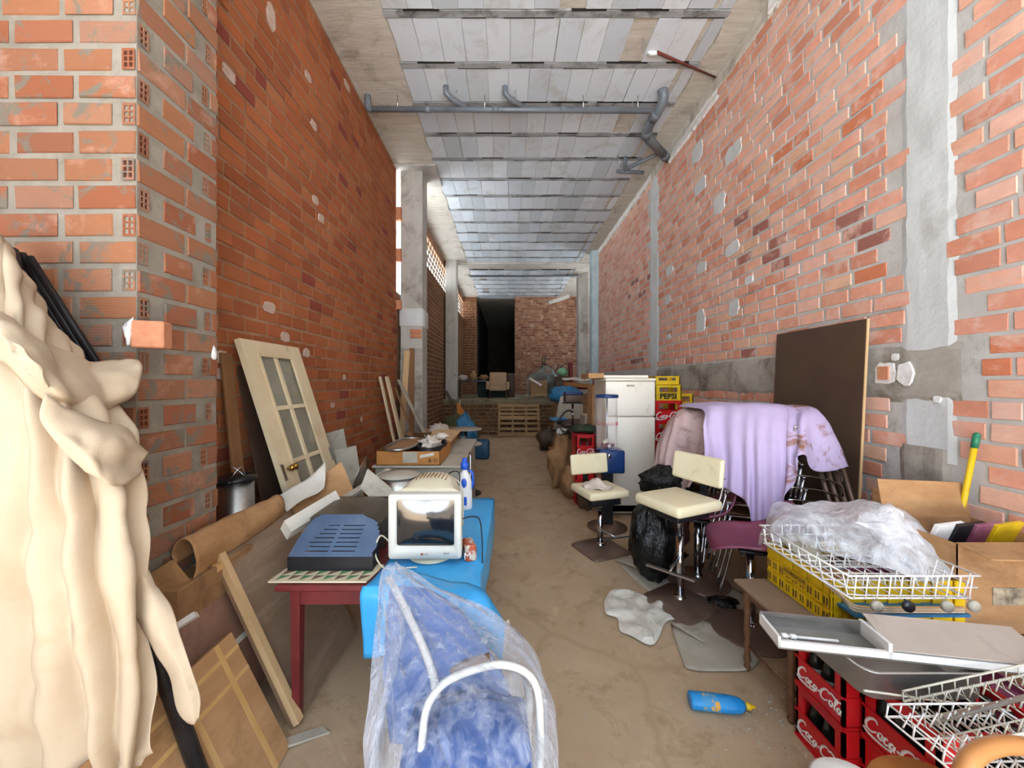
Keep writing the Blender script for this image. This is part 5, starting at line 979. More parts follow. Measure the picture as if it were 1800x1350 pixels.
# steel pan on the crates
t = thing('steel_pan', 'deep stainless steel catering pan resting on the red crates', 'pan', (1.45, 1.45, .48))
def rr(x0, x1, y0, y1, z, r=.05, n=6):
    out = []
    for cx2, cy2, a0 in ((x1-r, y1-r, 0), (x0+r, y1-r, 90), (x0+r, y0+r, 180), (x1-r, y0+r, 270)):
        for k in range(n): a = math.radians(a0+90*k/(n-1)); out.append(V(cx2+r*math.cos(a), cy2+r*math.sin(a), z))
    return out
X0, X1, Y0, Y1, zb = 1.255, 1.69, 1.31, 1.58, .479
MB().loft([rr(X0+.02, X1-.02, Y0+.02, Y1-.02, zb), rr(X0+.005, X1-.005, Y0+.005, Y1-.005, zb+.01), rr(X0, X1, Y0, Y1, zb+.108), rr(X0-.012, X1+.012, Y0-.012, Y1+.012, zb+.111), rr(X0-.012, X1+.012, Y0-.012, Y1+.012, zb+.114), rr(X0+.002, X1-.002, Y0+.002, Y1-.002, zb+.110), rr(X0+.012, X1-.012, Y0+.012, Y1-.012, zb+.014)]).obj('pan_body', mat('pan_steel', '#b9b8b4', '#c6c5c0', .3, metal=.75, scale=5), t)
# slim cooker hood on the pan
t = thing('cooker_hood', 'slim white and taupe cooker hood lying across the steel pan', 'cooker hood', (1.4, 1.42, .62)); zb = .603; taupe = mat('taupe_enamel', '#a89a8c', '#b3a698', .5, scale=3, dirt='#8b7d70', damt=.2)
u = V(.98, -.17, 0).normalized(); v_ = V(.17, .98, 0).normalized(); O = V(1.02, 1.415, zb); W1 = V(0, 0, 1); L1, L2, D = .36, .86, .145
def hb(a0, a1, b0, b1, c0, c1, mb=None): mb = mb or MB(); o = O+u*a0+v_*b0+W1*c0; return mb.hexa(o, o+u*(a1-a0), o+u*(a1-a0)+v_*(b1-b0), o+v_*(b1-b0), W1*(c1-c0))
hb(0, L2, 0, .012, 0, .024).obj('front_rim', MT['white_pl'], t); m = hb(0, .01, 0, D, 0, .04); m.obj('side_rim', MT['white_pl'], t); hb(L1, L1+.012, 0, D, 0, .055).obj('side_rim', MT['white_pl'], t)
hb(0, L2, 0, D, -.006, .0).obj('base_plate', mat('hood_inside', '#6f6a60', '#7d786e', .4, metal=.3), t); hb(0, L1, D-.01, D, 0, .05).obj('back_rim', MT['steel'], t)
q0 = O+u*(L1+.012); q1 = O+u*L2; MB().hexa(q0+W1*.03, q1+W1*.03, q1+v_*D+W1*.075, q0+v_*D+W1*.075, W1*.004).obj('sloped_cover', taupe, t)
nrm = (u.cross((v_*D+W1*.045).normalized())).normalized(); Mx = basis(q0+u*.06+v_*.09+W1*.0605, u, (v_*D+W1*.045)); 
text('5', .04, bl, t, Mx, 0); text(':5', .04, MT['dark_board'], t, Mx @ Matrix.Translation(V(.032, 0, 0)), 0)
for k in (0, 1): MB().tube([O+u*(.03+k*.03)+v_*.04+W1*.02, O+u*(.05+k*.03)+v_*.04+W1*.02], .01, 10).tube([O+u*(.05+k*.03)+v_*.04+W1*.02, O+u*(.2+k*.03)+v_*.05+W1*.015], .005, 8).obj('lamp_tube', MT['white_pl'], t)
MB().tube([V(1.22, 1.285, .545), V(1.7, 1.27, .49)], .004, 6).obj('thin_rod', MT['creamwire'], None, 'thin pale rod resting slantwise in front of the steel pan', 'rod')
# small side table with turned legs
t = thing('side_table', 'small dark wooden side table with turned legs under the yellow crate', 'side table', (1.6, 1.93, 0)); dw = mat('dark_turned_wood', '#5c3d28', '#6e4c32', .45, scale=6, stretch=(1, 1, .3)); tw = mat('dusty_tabletop', '#7d6650', '#8f7860', .6, scale=4)
MB().rbox((1.60, 1.93, .472), (.62, .42, .022), .005, n=1, smooth=False).obj('tabletop', tw, t); MB().bx(1.33, 1.88, 1.76, 1.775, .41, .46).bx(1.325, 1.34, 1.76, 2.1, .41, .46).obj('apron', dw, t)
prof = [(0, 0), (.012, 0), (.018, .02), (.01, .035), (.02, .06), (.014, .09), (.012, .12), (.02, .14), (.013, .16), (.013, .19), (.018, .21), (.016, .3), (.02, .34), (.012, .36), (.022, .385), (.022, .46), (0, .46)]
for x in (1.335, 1.86):
    for y in (1.765, 2.09): MB().lathe(prof, (x, y, 0), 14, cap=False).obj('leg', dw, t)
MB().tube([V(1.335, 1.765, .14), V(1.335, 2.09, .14)], .008, 8).tube([V(1.335, 1.765, .14), V(1.86, 1.765, .14)], .008, 8).obj('stretcher', dw, t)
# yellow crate with louvred sides
t = thing('yellow_crate', 'yellow plastic crate full of papers on the small side table', 'crate', (1.78, 1.92, .484)); x0, x1, y0, y1, z0, z1 = 1.475, 2.08, 1.71, 2.13, .484, .70
def louv(mb, p, q, n, out):
    d = (q-p)/n; Z = V(0, 0, 1); o = V(*out)
    for k in range(n):
        for (a, b) in ((0, .07), (.075, .14), (.145, .216)):
            if b > .2 and 2 <= k <= n-3 and False: continue
            s = p+d*(k+.06)+Z*(a+.004)+o*(.006 if k % 2 else .0); mb.hexa(s, s+d*.88, s+d*.88+Z*(b-a-.008), s+Z*(b-a-.008), -o*.006)
    mb.hexa(p-o*.006, q-o*.006, q-o*.006+Z*.21, p-o*.006+Z*.21, -o*.004)
for nm, p, q, n, out in (('left', V(x0, y1, z0), V(x0, y0, z0), 9, (-1, 0, 0)), ('front', V(x0, y0, z0), V(x1, y0, z0), 12, (0, -1, 0)), ('right', V(x1, y0, z0), V(x1, y1, z0), 9, (1, 0, 0)), ('back', V(x1, y1, z0), V(x0, y1, z0), 12, (0, 1, 0))):
    m = MB(); louv(m, p, q, n, out); m.obj('side_wall', MT['yellow'], t)
MB().bx(x0, x1, y0, y1, z0-.002, z0+.004).obj('bottom', MT['yellow'], t)
for k in range(9):
    for j in range(2):
        m = MB()
        for e in (-.008, .008): y = y1-(k+.5)*.0467+e; m.bx(x0-.0085, x0-.0055, y-.002, y+.002, z0+.02+.07*j, z0+.055+.07*j)
        m.obj('slot_pair', MT['dark_board'], t)
lp = MB().bx(x0-.009, x0-.006, 1.84, 2.0, z0+.10, z0+.15).obj('name_plate', mat('yellow_dark', '#c39c10', rough=.5), t)
text('REFRESCOS', .028, MT['dark_board'], t, Matrix.Translation(V(x0-.0095, 1.92, z0+.125)) @ Matrix.Rotation(-math.pi/2, 4, 'Z') @ Matrix.Rotation(math.pi/2, 4, 'X'))
r = random.Random(9)
for k in range(8):
    c = V(r.uniform(1.68, 1.88), 1.8+.035*k, z0+.09+r.uniform(0, .03)); MB().rbox(c, (r.uniform(.2, .3), .018, .17), .003, RZ(r.uniform(-.2, .2)), n=1, smooth=False).obj('magazine', MT[['paper', 'kraft', 'maroon', 'white_pl', 'rag', 'dark_board'][k % 6]], None, '%s packed upright in the yellow crate, %s from its near side' % (['cream folder', 'brown folder', 'maroon folder', 'white magazine', 'beige magazine', 'dark brown folder', 'cream magazine', 'brown magazine'][k], ['first', 'second', 'third', 'fourth', 'fifth', 'sixth', 'seventh', 'eighth'][k]), 'magazine', 'papers in the yellow crate')
rows = [[V(1.46+.03*j, 1.68, .665-.012*abs(j-1)) for j in range(3)], [V(1.5+.12*j, 1.69, .66) for j in range(3)], [V(1.54+.28*j, 1.70, .655-.01*j) for j in range(3)]]
t2 = thing('magazine_bundle', 'bundle of folded magazines wedged under the front of the white dish rack', 'magazines', (1.7, 1.66, .62))
for k in range(4): MB().tube(crom([V(1.46, 1.75, .70-.006*k), V(1.47+.005*k, 1.66, .665-.008*k), V(1.5, 1.625, .635-.007*k), V(1.56, 1.62, .628-.006*k)], 12)+[V(1.98, 1.63, .622-.006*k)], .006, 6).obj('folded_sheet', MT['paper' if k % 2 else 'light_wood'], t2)
MB().bx(1.5, 2.0, 1.62, 1.75, .585, .597).obj('dark_cover', MT['blue_d'], t2)
# white wire dish rack
t = thing('dish_rack', 'white wire dishwasher rack with grey wheels on top of the yellow crate', 'rack', (1.68, 1.8, .7)); X0, X1, Y0, Y1, zb, zt = 1.41, 1.95, 1.55, 2.1, .70, .80; wr_ = .0032
m = MB(); m.tube([V(X0, Y0, zt), V(X1, Y0, zt), V(X1, Y1, zt), V(X0, Y1, zt)], .0045, 6, closed=True).tube([V(X0+.02, Y0+.015, zb), V(X1-.02, Y0+.015, zb), V(X1-.02, Y1, zb), V(X0+.02, Y1, zb)], .0042, 6, closed=True); m.tube([V(X0+.005, Y0+.004, zb+.05), V(X1-.005, Y0+.004, zb+.05), V(X1-.005, Y1, zb+.05), V(X0+.005, Y1, zb+.05)], wr_, 6, closed=True); m.obj('rim_wires', MT['whitewire'], t)
m = MB()
for k in range(11):
    x = X0+.03+(X1-X0-.06)*k/10; m.tube([V(x, Y0, zt), V(x, Y0+.01, zb), V(x, Y1, zb), V(x, Y1, zt)], wr_, 5)
for k in range(9): y = Y0+.03+(Y1-Y0-.06)*k/8; m.tube([V(X0, y, zt), V(X0+.02, y, zb+.01), V(X0+.07, y, zb+.004), V(X1-.03, y, zb), V(X1, y, zt)], wr_, 5)
m.obj('basket_wires', MT['whitewire'], t)
for i in range(7):
    for j in range(3): x = X0+.08+.07*i; y = Y0+.1+.17*j; MB().tube([V(x, y, zb), V(x+.02, y+.01, zb+.07), V(x+.035, y, zb)], wr_, 5).obj('plate_prong', MT['whitewire'], t)
for k, x in enumerate((X0+.11, X0+.24, X1-.14, X1-.03)): MB().lathe([(0, -.008), (.022, -.008), (.024, 0), (.022, .008), (0, .008)], V(x, Y0-.005, zb-.022), 16, Matrix.Rotation(math.pi/2, 3, 'X'), cap=False).tube([V(x, Y0, zb-.022), V(x, Y0+.01, zb)], .004, 6).obj('wheel', MT['tube' if k == 1 else 'grey_board'], t)
# milky plastic sheet over the rack
pf2 = film('milky_plastic', '#eef0f2', .42, .14, .7, 8, (1, 1, 1), .4)
rows = [pp([(1332, 958, 2.3), (1352, 890, 2.35), (1385, 884, 2.3), (1430, 886, 2.3), (1490, 884, 2.3), (1560, 886, 2.3), (1610, 905, 2.25), (1650, 930, 2.2)]),
        pp([(1338, 950, 2.2), (1370, 912, 2.12), (1405, 905, 2.05), (1450, 912, 2.0), (1510, 902, 1.98), (1570, 905, 1.95), (1620, 935, 1.9), (1665, 965, 1.9)]),
        pp([(1350, 945, 2.15), (1380, 935, 2.0), (1425, 935, 1.93), (1480, 945, 1.86), (1540, 950, 1.8), (1600, 960, 1.76), (1640, 985, 1.74), (1675, 1010, 1.74)]),
        pp([(1372, 945, 2.1), (1400, 955, 1.98), (1450, 970, 1.87), (1510, 985, 1.78), (1560, 1000, 1.72), (1600, 1015, 1.68), (1640, 1022, 1.68), (1672, 1018, 1.7)])]
MB().grid(surf(rows, 80, 44, amp=.03, freq=5, seed=4, amp2=.05, freq2=6, amp3=.025, freq3=15)).obj('plastic_sheet', pf2, None, 'milky crumpled plastic sheet piled on the white wire rack', 'plastic sheet')
rows = [pp([(1512, 905, 1.95), (1560, 884, 1.95), (1592, 900, 1.95)]), pp([(1505, 912, 1.85), (1560, 930, 1.8), (1605, 935, 1.85)]), pp([(1530, 940, 1.82), (1575, 965, 1.76), (1625, 955, 1.8)])]
MB().grid(surf(rows, 26, 26, amp=.03, freq=8, seed=6, amp2=.04, freq2=10)).obj('plastic_sheet', pf2, None, 'clear plastic fold standing up on the pile over the wire rack', 'plastic sheet')
rows = [pp([(1372, 950, 2.08), (1400, 938, 2.08), (1432, 950, 2.06)]), pp([(1400, 975, 1.98), (1432, 965, 1.98), (1452, 985, 1.95)]), pp([(1440, 1000, 1.88), (1455, 995, 1.88), (1470, 1012, 1.86)])]
MB().grid(surf(rows, 10, 10)).obj('grey_tray', MT['grey_board'], None, 'flat pale grey tray lying in the left end of the wire rack', 'tray', solid=.006)
# cream wire racks at bottom right
def wrack(p, ux, uy, L, W_, n, m_, mt, name, label, lift=.05):
    t = thing(name, label, 'rack', p); ux, uy = V(*ux).normalized(), V(*uy).normalized(); p = V(*p); N_ = ux.cross(uy).normalized()
    b = MB(); b.tube([p, p+ux*L, p+ux*L+uy*W_, p+uy*W_], .0042, 6, closed=True).tube([p+N_*lift, p+ux*L+N_*lift, p+ux*L+uy*W_+N_*lift, p+uy*W_+N_*lift], .0038, 6, closed=True); b.obj('rim_wires', mt, t)
    b = MB()
    for k in range(n+1): q = p+ux*L*k/n; b.tube([q+N_*lift, q, q+uy*W_, q+uy*W_+N_*lift], .0028, 5)
    for k in range(m_+1): q = p+uy*W_*k/m_; b.tube([q+N_*lift, q, q+ux*L, q+ux*L+N_*lift], .0028, 5)
    b.obj('basket_wires', mt, t)
    for k in range(n):
        for j in range(m_): q = p+ux*L*(k+.3)/n+uy*W_*(j+.5)/m_; MB().tube([q, q+ux*L/n*.35+N_*lift*1.1, q+ux*L/n*.7], .0026, 5).obj('plate_prong', mt, t)
wrack((1.21, 1.20, .53), (.95, .06, -.04), (.22, -.95, -.12), .36, .2, 8, 3, MT['whitewire'], 'wire_rack', 'white wire rack lying slanted over the nearest red crate', lift=-.045)
wrack((1.34, 1.27, .52), (.96, .02, .19), (.06, -1, -.12), .5, .17, 11, 3, MT['creamwire'], 'wire_rack', 'cream wire rack sloping up to the right behind the orange wooden hoop', lift=-.04)
MB().hexa(P(1640, 1275, 1.17), P(1800, 1232, 1.17), P(1800, 1222, 1.19), P(1640, 1262, 1.19), V(0, 0, .004)).obj('metal_strip', MT['steel'], None, 'grey metal strip lying across the wire racks', 'strip')
o = crate(1.90, 1.24, 0, .40, .28, CH, 'dark red crate on the floor to the right of the steel pan', MT['maroon'], None, None, 'maroon crates'); 
o = crate(1.90, 1.24, CH, .40, .28, CH, 'dark red crate at the right, stacked under the end of the cooker hood', MT['maroon'], None, None, 'maroon crates')
# bentwood chair hoop at bottom right
t = thing('bentwood_chair', 'orange bentwood chair whose curved back shows at the bottom right corner', 'chair', (1.2, .95, 0)); bw = mat('orange_bentwood', '#b5743c', '#c98a4e', .35, scale=5, stretch=(1, 1, .3), coat=.3)
hp = [P(1690, 1430, .92), P(1692, 1375, .94), P(1706, 1335, .96), P(1740, 1314, .98), P(1785, 1310, .99), P(1835, 1325, .98), P(1856, 1375, .96), P(1860, 1430, .94)]
MB().tube(crom(hp, 40), .021, 12).obj('back_hoop', bw, t)
cx2 = (hp[0].x+hp[-1].x)/2; zc = .36
MB().lathe([(0, 0), (.17, 0), (.18, .015), (.17, .03), (0, .03)], (cx2, 1.05, zc), 28, cap=False).obj('seat', bw, t)
for dx, dy in ((-.13, -.1), (.13, -.1), (-.12, .12), (.12, .12)): MB().tube([V(cx2+dx, 1.05+dy, zc), V(cx2+dx*1.2, 1.05+dy*1.2, 0)], .016, 10).obj('leg', bw, t)
for h in (hp[0], hp[-1]): MB().tube([h, V(cx2+(h.x-cx2)*.7, 1.0, zc+.02)], .02, 10).obj('back_post', bw, t)
c = P(1505, 1385, 1.05); MB().lathe([(0, 0), (.1, 0), (.105, .012), (.095, .022), (.05, .03), (0, .032)], (c.x, c.y, c.z-.03), 30, cap=False).obj('white_tray', MT['white_pl'], None, 'round white lid just entering the bottom edge of the picture', 'lid')
t = thing('cardboard_drum', 'low brown drum carrying the round white lid by the nearest red crate', 'drum', (c.x, c.y, 0)); MB().lathe([(0, 0), (.095, 0), (.095, c.z-.032), (0, c.z-.032)], (c.x, c.y, 0), 24, cap=False).obj('body', MT['kraft_d'], t)
# cardboard boxes at right
carton('cardboard_box', 2.06, 2.54, 1.72, 2.06, 0, .44, 'brown cardboard box on the floor under the open box of magazines', 'kraft_d', seed=2)
t = carton('cardboard_box', 2.06, 2.54, 1.72, 2.06, .442, .86, 'open brown cardboard box of magazines at the right edge', 'kraft', flaps=0.01, seed=2)
for o in [o for o in t.children if o.name.startswith('flap')]: bpy.data.objects.remove(o)
MB().hexa(V(2.06, 2.055, .86), V(2.54, 2.055, .86), V(2.54, 2.10, 1.04), V(2.07, 2.10, 1.06), V(0, .005, 0)).obj('flap', MT['kraft'], t)
MB().hexa(V(2.06, 1.725, .86), V(2.54, 1.725, .86), V(2.54, 1.60, .83), V(2.06, 1.60, .84), V(0, 0, .005)).obj('flap', MT['kraft'], t)
MB().bx(2.22, 2.36, 1.716, 1.7195, .58, .66).obj('printed_label', mat('printed_label', '#b8a98e', '#6d6250', .8, scale=24), t)
for k, (x, w, mm) in enumerate([(2.14, .12, 'white_pl'), (2.24, .1, 'black'), (2.33, .14, 'maroon'), (2.43, .12, 'yellow')]): MB().rbox((x+.03, 1.88, .80), (.16, .02, .23), .002, Matrix.Rotation(.35, 3, 'X') @ RZ(.15), n=1, smooth=False).obj('magazine', MT[mm], None, ['white magazine leaning in the open cardboard box at right', 'black and white magazine leaning in the open cardboard box at right', 'pink magazine leaning in the open cardboard box at right', 'yellow green folder leaning in the open cardboard box at right'][k], 'magazine', 'magazines in the open box')
t = carton('cardboard_box', 2.0, 2.5, 2.12, 2.5, 0, .80, 'tall brown cardboard box behind the milky plastic sheet', 'kraft', seed=3)
MB().hexa(P(1533, 858, 2.3), P(1676, 884, 2.13), P(1682, 955, 2.11), P(1536, 940, 2.27), V(.003, .006, .0)).obj('flap', MT['kraft'], t)
# broom handle
t = thing('broom_pole', 'yellow broom pole with green tip leaning against the right wall', 'pole', (2.5, 2.2, 0))
a, b = PX(1717, 765, 2.55), PX(1700, 850, 2.53); dd = (b-a).normalized(); e = a+dd*((a.z-.01)/-dd.z)
MB().tube([a+dd*.07, e], .0135, 10).obj('shaft', MT['yellow'], t); MB().tube([a, a+dd*.07], .0155, 10).ball(a, .0155, 10).obj('tip', mat('green_plastic', '#2d7a5a', rough=.4), t)
# ---- chair stack with lilac cloth
def stack_chair(loc, rz, label):
    t = thing('stacking_chair', label, 'chair', loc, 'chairs stacked under the lilac cloth', rz=rz); b = MB(); br = .0105
    for s in (-1, 1):
        y = .19*s; MB().tube(crom([V(-.18, y, .43), V(-.235, y*1.05, .2), V(-.29, y*1.1, 0)], 8), br, 8).obj('leg', MT['chrome'], t, local=True); MB().tube(crom([V(.14, y, .43), V(.21, y*1.05, .2), V(.28, y*1.1, 0)], 8), br, 8).obj('leg', MT['chrome'], t, local=True)
        MB().tube([V(-.19, y, .43), V(.16, y, .42)]+crom([V(.16, y, .42), V(.20, y, .5), V(.26, y, .84)], 8)[1:], br, 8).obj('side_frame', MT['chrome'], t, local=True)
    MB().tube(crom([V(.262, -.19, .84), V(.275, -.1, .85), V(.278, .1, .85), V(.262, .19, .84)], 12), br, 8).obj('top_rail', MT['chrome'], t, local=True)
    MB().tube([V(-.19, -.19, .43), V(-.19, .19, .43)], .009, 8).tube([V(.15, -.19, .42), V(.15, .19, .42)], .009, 8).obj('seat_rail', MT['chrome'], t, local=True)
    rows = [[V(-.2, .18*s, .435) for s in (-1, 0, 1)], [V(0, .18*s, .425-.01*(1-s*s)) for s in (-1, 0, 1)], [V(.17, .18*s, .435) for s in (-1, 0, 1)]]
    MB().grid(surf(rows, 8, 8)).obj('seat', MT['brown_wood'], t, local=True, solid=.01)
    rows = [[V(.225+.012*(1-s*s), .18*s, .62) for s in (-1, 0, 1)], [V(.252+.012*(1-s*s), .18*s, .78) for s in (-1, 0, 1)]]
    MB().grid(surf(rows, 8, 4)).obj('backrest', MT['dark_board'], t, local=True, solid=.01)
    return t
ord_ = ['lowest', 'second', 'third', 'fourth', 'fifth', 'sixth']
s0 = stack_chair((1.93, 2.92, 0), -.35, 'chrome framed stacking chair under the lilac cloth, the lowest of the nearer stack')
for k in range(1, 6): o = copy_tree(s0); o.location = (1.93-.012*k, 2.92+.004*k, .088*k); o['label'] = 'chrome framed stacking chair under the lilac cloth, the %s of the nearer stack' % ord_[k]
for k in range(4): o = copy_tree(s0); o.location = (1.83-.012*k, 3.55+.004*k, .088*k); o.rotation_euler.z = .5; o['label'] = 'chrome framed stacking chair behind the lilac cloth, the %s of the farther stack' % ord_[k]
# side ladder of bent bars at the right of the stack
t = thing('folding_frame', 'dark tubular folding frames leaning together at the right end of the lilac cloth', 'frames', (2.3, 2.7, 0))
for k in range(4): MB().tube([P(1430+16*k, 790+8*k, 2.72), FL(1520+14*k, 1085, 0)], .016, 10).obj('tube', MT['brown_metal'], t)
for k in range(4): MB().tube(crom([P(1385, 812+22*k, 2.62), P(1440, 818+22*k, 2.64), P(1475, 830+22*k, 2.66), P(1482, 850+22*k, 2.66)], 12), .007, 8).obj('bar', MT['chrome'], t)
Tt = [(1237, 722, 3.12), (1250, 715, 3.1), (1270, 714, 3.08), (1290, 714, 3.0), (1310, 714, 2.95), (1325, 715, 2.9), (1340, 715, 2.87), (1360, 715, 2.84), (1380, 715, 2.82), (1395, 716, 2.8), (1410, 716, 2.78), (1432, 718, 2.76), (1446, 729, 2.74)]
Hh = [(1237, 827, 2.85), (1255, 843, 2.82), (1275, 858, 2.78), (1294, 869, 2.72), (1312, 885, 2.66), (1325, 927, 2.6), (1339, 944, 2.56), (1352, 931, 2.56), (1372, 900, 2.56), (1388, 860, 2.56), (1405, 800, 2.58), (1440, 829, 2.6), (1492, 820, 2.62)]
top = pp(Tt); hem = pp(Hh); back = [p+V(.03, .55, .0) for p in top]; midb = [p+V(.01, .22, .012) for p in top]
m1 = [top[i].lerp(hem[i], .3)+V(-.03, -.05, .02) for i in range(13)]; m2 = [top[i].lerp(hem[i], .65)+V(-.01, -.03, .0) for i in range(13)]
m1[12] = P(1477, 778, 2.68); m2[12] = P(1486, 802, 2.65)
G = surf([back, midb, top, m1, m2, hem], 120, 60, amp=.012, freq=4, seed=3, fold=.022, nf=8, foldfn=lambda t: max(0, (t-.42))*1.7, amp2=.006, freq2=10)
cl = thing('lilac_cloth', 'pale lilac cloth with brown stains draped over the stacked chairs', 'cloth', (1.9, 2.8, .6))
MB().grid([r_[:82] for r_ in G]).obj('clean_part', MT['lilac'], cl, solid=.002); MB().grid([r_[81:] for r_ in G]).obj('stained_part', MT['lilac_stain'], cl, solid=.002)
rows = [pp([(1200, 722, 3.9), (1225, 718, 3.8), (1262, 718, 3.6)]), pp([(1196, 724, 3.45), (1216, 722, 3.4), (1250, 720, 3.3)]), pp([(1180, 745, 3.35), (1205, 760, 3.28), (1245, 765, 3.15)]), pp([(1160, 775, 3.4), (1195, 790, 3.3), (1238, 800, 3.1)]), pp([(1150, 815, 3.45), (1185, 825, 3.33), (1225, 830, 3.1)])]
rows = [pp([(1162, 760, 3.9), (1195, 722, 3.9), (1225, 718, 3.8), (1262, 718, 3.6)]), pp([(1158, 770, 3.6), (1190, 727, 3.5), (1216, 722, 3.42), (1250, 720, 3.3)]), pp([(1153, 785, 3.5), (1182, 760, 3.38), (1210, 762, 3.3), (1245, 768, 3.15)]), pp([(1150, 808, 3.48), (1172, 800, 3.36), (1200, 805, 3.28), (1238, 808, 3.1)]), pp([(1144, 838, 3.5), (1165, 842, 3.38), (1190, 848, 3.3), (1225, 838, 3.1)]), pp([(1140, 860, 3.52), (1160, 858, 3.4), (1180, 862, 3.32), (1215, 858, 3.1)])]
MB().grid(surf(rows, 50, 50, amp=.02, freq=5, seed=12, fold=.014, nf=5, amp2=.015, freq2=8)).obj('pink_cloth', MT['pinkish'], None, 'dusty pink stained cloth sagging between the fridge and the lilac cloth', 'cloth', solid=.002)
# crates behind the fridge
zc = 0; k = 0
for k in range(5): crate(1.93, 4.92, .272*k, .36, .3, .272, 'red soft drink crate right of the fridge, %s from the floor' % ['first', 'second', 'third', 'fourth', 'fifth'][k], MT['coke'], 'Coca-Cola' if k > 1 else None, 'white_print', 'red crates stacked behind the fridge', face='y', tsize=.085)
crate(1.94, 4.93, 1.36, .345, .28, .20, 'yellow crate with black lettering standing on the red crates', MT['yellow'], 'PEPSI', 'black_print', 'yellow crates behind the fridge', face='y', tsize=.095, shear=0, sx=1.05)
crate(1.94, 4.95, 1.56, .335, .28, .12, 'yellow crate on the very top of the crates behind the fridge', MT['yellow'], None, None, 'yellow crates behind the fridge')
for k in range(6): crate(2.31, 5.2, .24*k, .26, .36, .24, 'dull yellow crate at the wall behind the red ones, %s from the floor' % ord_[k], MT['yellow'], None, None, 'yellow crates at the wall', rz=.0)
# ---------------- ceiling pipes ----------------
pg = mat('grey_pipe', '#5f656a', '#6c7277', .35, scale=5, dirt='#4b4a46', damt=.3)
t = thing('drain_pipe', 'long grey drain pipe running across under the ceiling with two slanted branches', 'pipe', (0, 4.95, 5.0))
zp = 5.2; MB().tube([V(-1.80, 4.95, zp), V(1.9, 4.95, zp-.02)], .035, 14).obj('main_pipe', pg, t)
MB().tube(crom([V(-1.79, 4.95, zp-.0), V(-1.83, 4.95, zp+.01), V(-1.84, 4.95, zp+.05), V(-1.84, 4.95, H)], 10), .038, 12).obj('elbow', pg, t)
for x in (-.79, -.03): MB().tube([V(x, 4.80, H+.0), V(x+.0, 4.82, H-.09), V(x+.06, 4.86, H-.13), V(x+.25, 4.95, zp+.02)], .034, 12).obj('branch_pipe', pg, t); MB().tube([V(x+.13, 4.86, H), V(x+.12, 4.88, zp+.1)], .006, 6).obj('hanger', MT['steel'], t)
for x in (-1.45, -.3, 1.0, 1.72): MB().tube([V(x, 4.95, H), V(x, 4.95, zp+.03)], .006, 6).ball((x, 4.912, zp-.005), .012, 8).obj('hanger', MT['chrome'], t)
for x in (-1.1, -.2, .7): MB().tube([V(x, 4.95, zp-.005), V(x+.09, 4.95, zp-.005)], .039, 14).obj('sleeve', pg, t)
t = thing('soil_pipe', 'thick dark grey soil pipe bending from the ceiling into the right wall', 'pipe', (2.1, 5.4, 5.0))
MB().tube(crom([V(2.0, 4.86, H), V(2.02, 4.86, 5.33), V(2.03, 4.9, 5.27), V(2.0, 5.0, 5.2), V(1.97, 5.2, 5.17)], 16)+[V(1.98, 5.38, 5.15), V(2.05, 5.46, 5.14), V(2.58, 6.05, 5.2)], .062, 16).obj('pipe', pg, t)
for p, q in ((V(2.0, 5.0, 5.2), V(1.975, 5.12, 5.18)), (V(1.975, 5.3, 5.155), V(2.0, 5.42, 5.145)), (V(2.45, 5.9, 5.185), V(2.53, 6.0, 5.195))): MB().tube([p, q], .069, 16).obj('sleeve', pg, t)
t = thing('waste_pipes', 'small cluster of grey waste pipes joining the thick soil pipe near the ceiling', 'pipe', (2.0, 6.2, 5.2))
MB().tube([V(1.98, 6.35, 5.18), V(2.03, 6.3, 5.2), V(2.38, 5.86, 5.18)], .03, 12).obj('branch_pipe', pg, t); MB().tube([V(1.98, 6.35, 5.18), V(1.98, 6.3, H)], .03, 12).obj('riser', pg, t); MB().tube([V(1.85, 6.35, 5.17), V(2.32, 6.4, 5.17)], .032, 12).obj('branch_pipe', pg, t); MB().tube([V(1.9, 6.3, 5.2), V(1.84, 6.25, H)], .007, 6).obj('hanger', MT['steel'], t)
t = thing('iron_rod', 'rusty red iron rod slanting from a hole in the ceiling to the right wall', 'rod', (2.0, 4.2, 5.0))
A = P(1155, 92, 4.28); B = P(1258, 136, 4.62); MB().tube([A, B], [.018, .009], 8).obj('rod', mat('rust', '#6e2d20', '#54251b', .8, scale=20), t)
MB().ball(P(1153, 84, 4.3), (.05, .05, .05), 10, wob=.6, seed=4).obj('clamp', pg, t); MB().hexa(P(1138, 92, 4.28), P(1152, 82, 4.28), P(1156, 95, 4.28), P(1146, 97, 4.28), V(0, .02, 0)).obj('plaster_flake', MT['plaster'], t)
MB().tube([V(-1.3, 12.7, H-.15), V(-1.28, 12.75, 5.2), V(2.5, 12.75, 5.2)], .03, 10).obj('thin_pipe', pg, None, 'thin dark pipe crossing the far ceiling beyond the concrete beam', 'pipe')
plank('pipe_stub', (2.35, 14.4, 4.9), (1.55, 14.2, 4.6), .12, .12, MT['column'], 'pale beam slanting from the ceiling in front of the far right wall', 'beam')
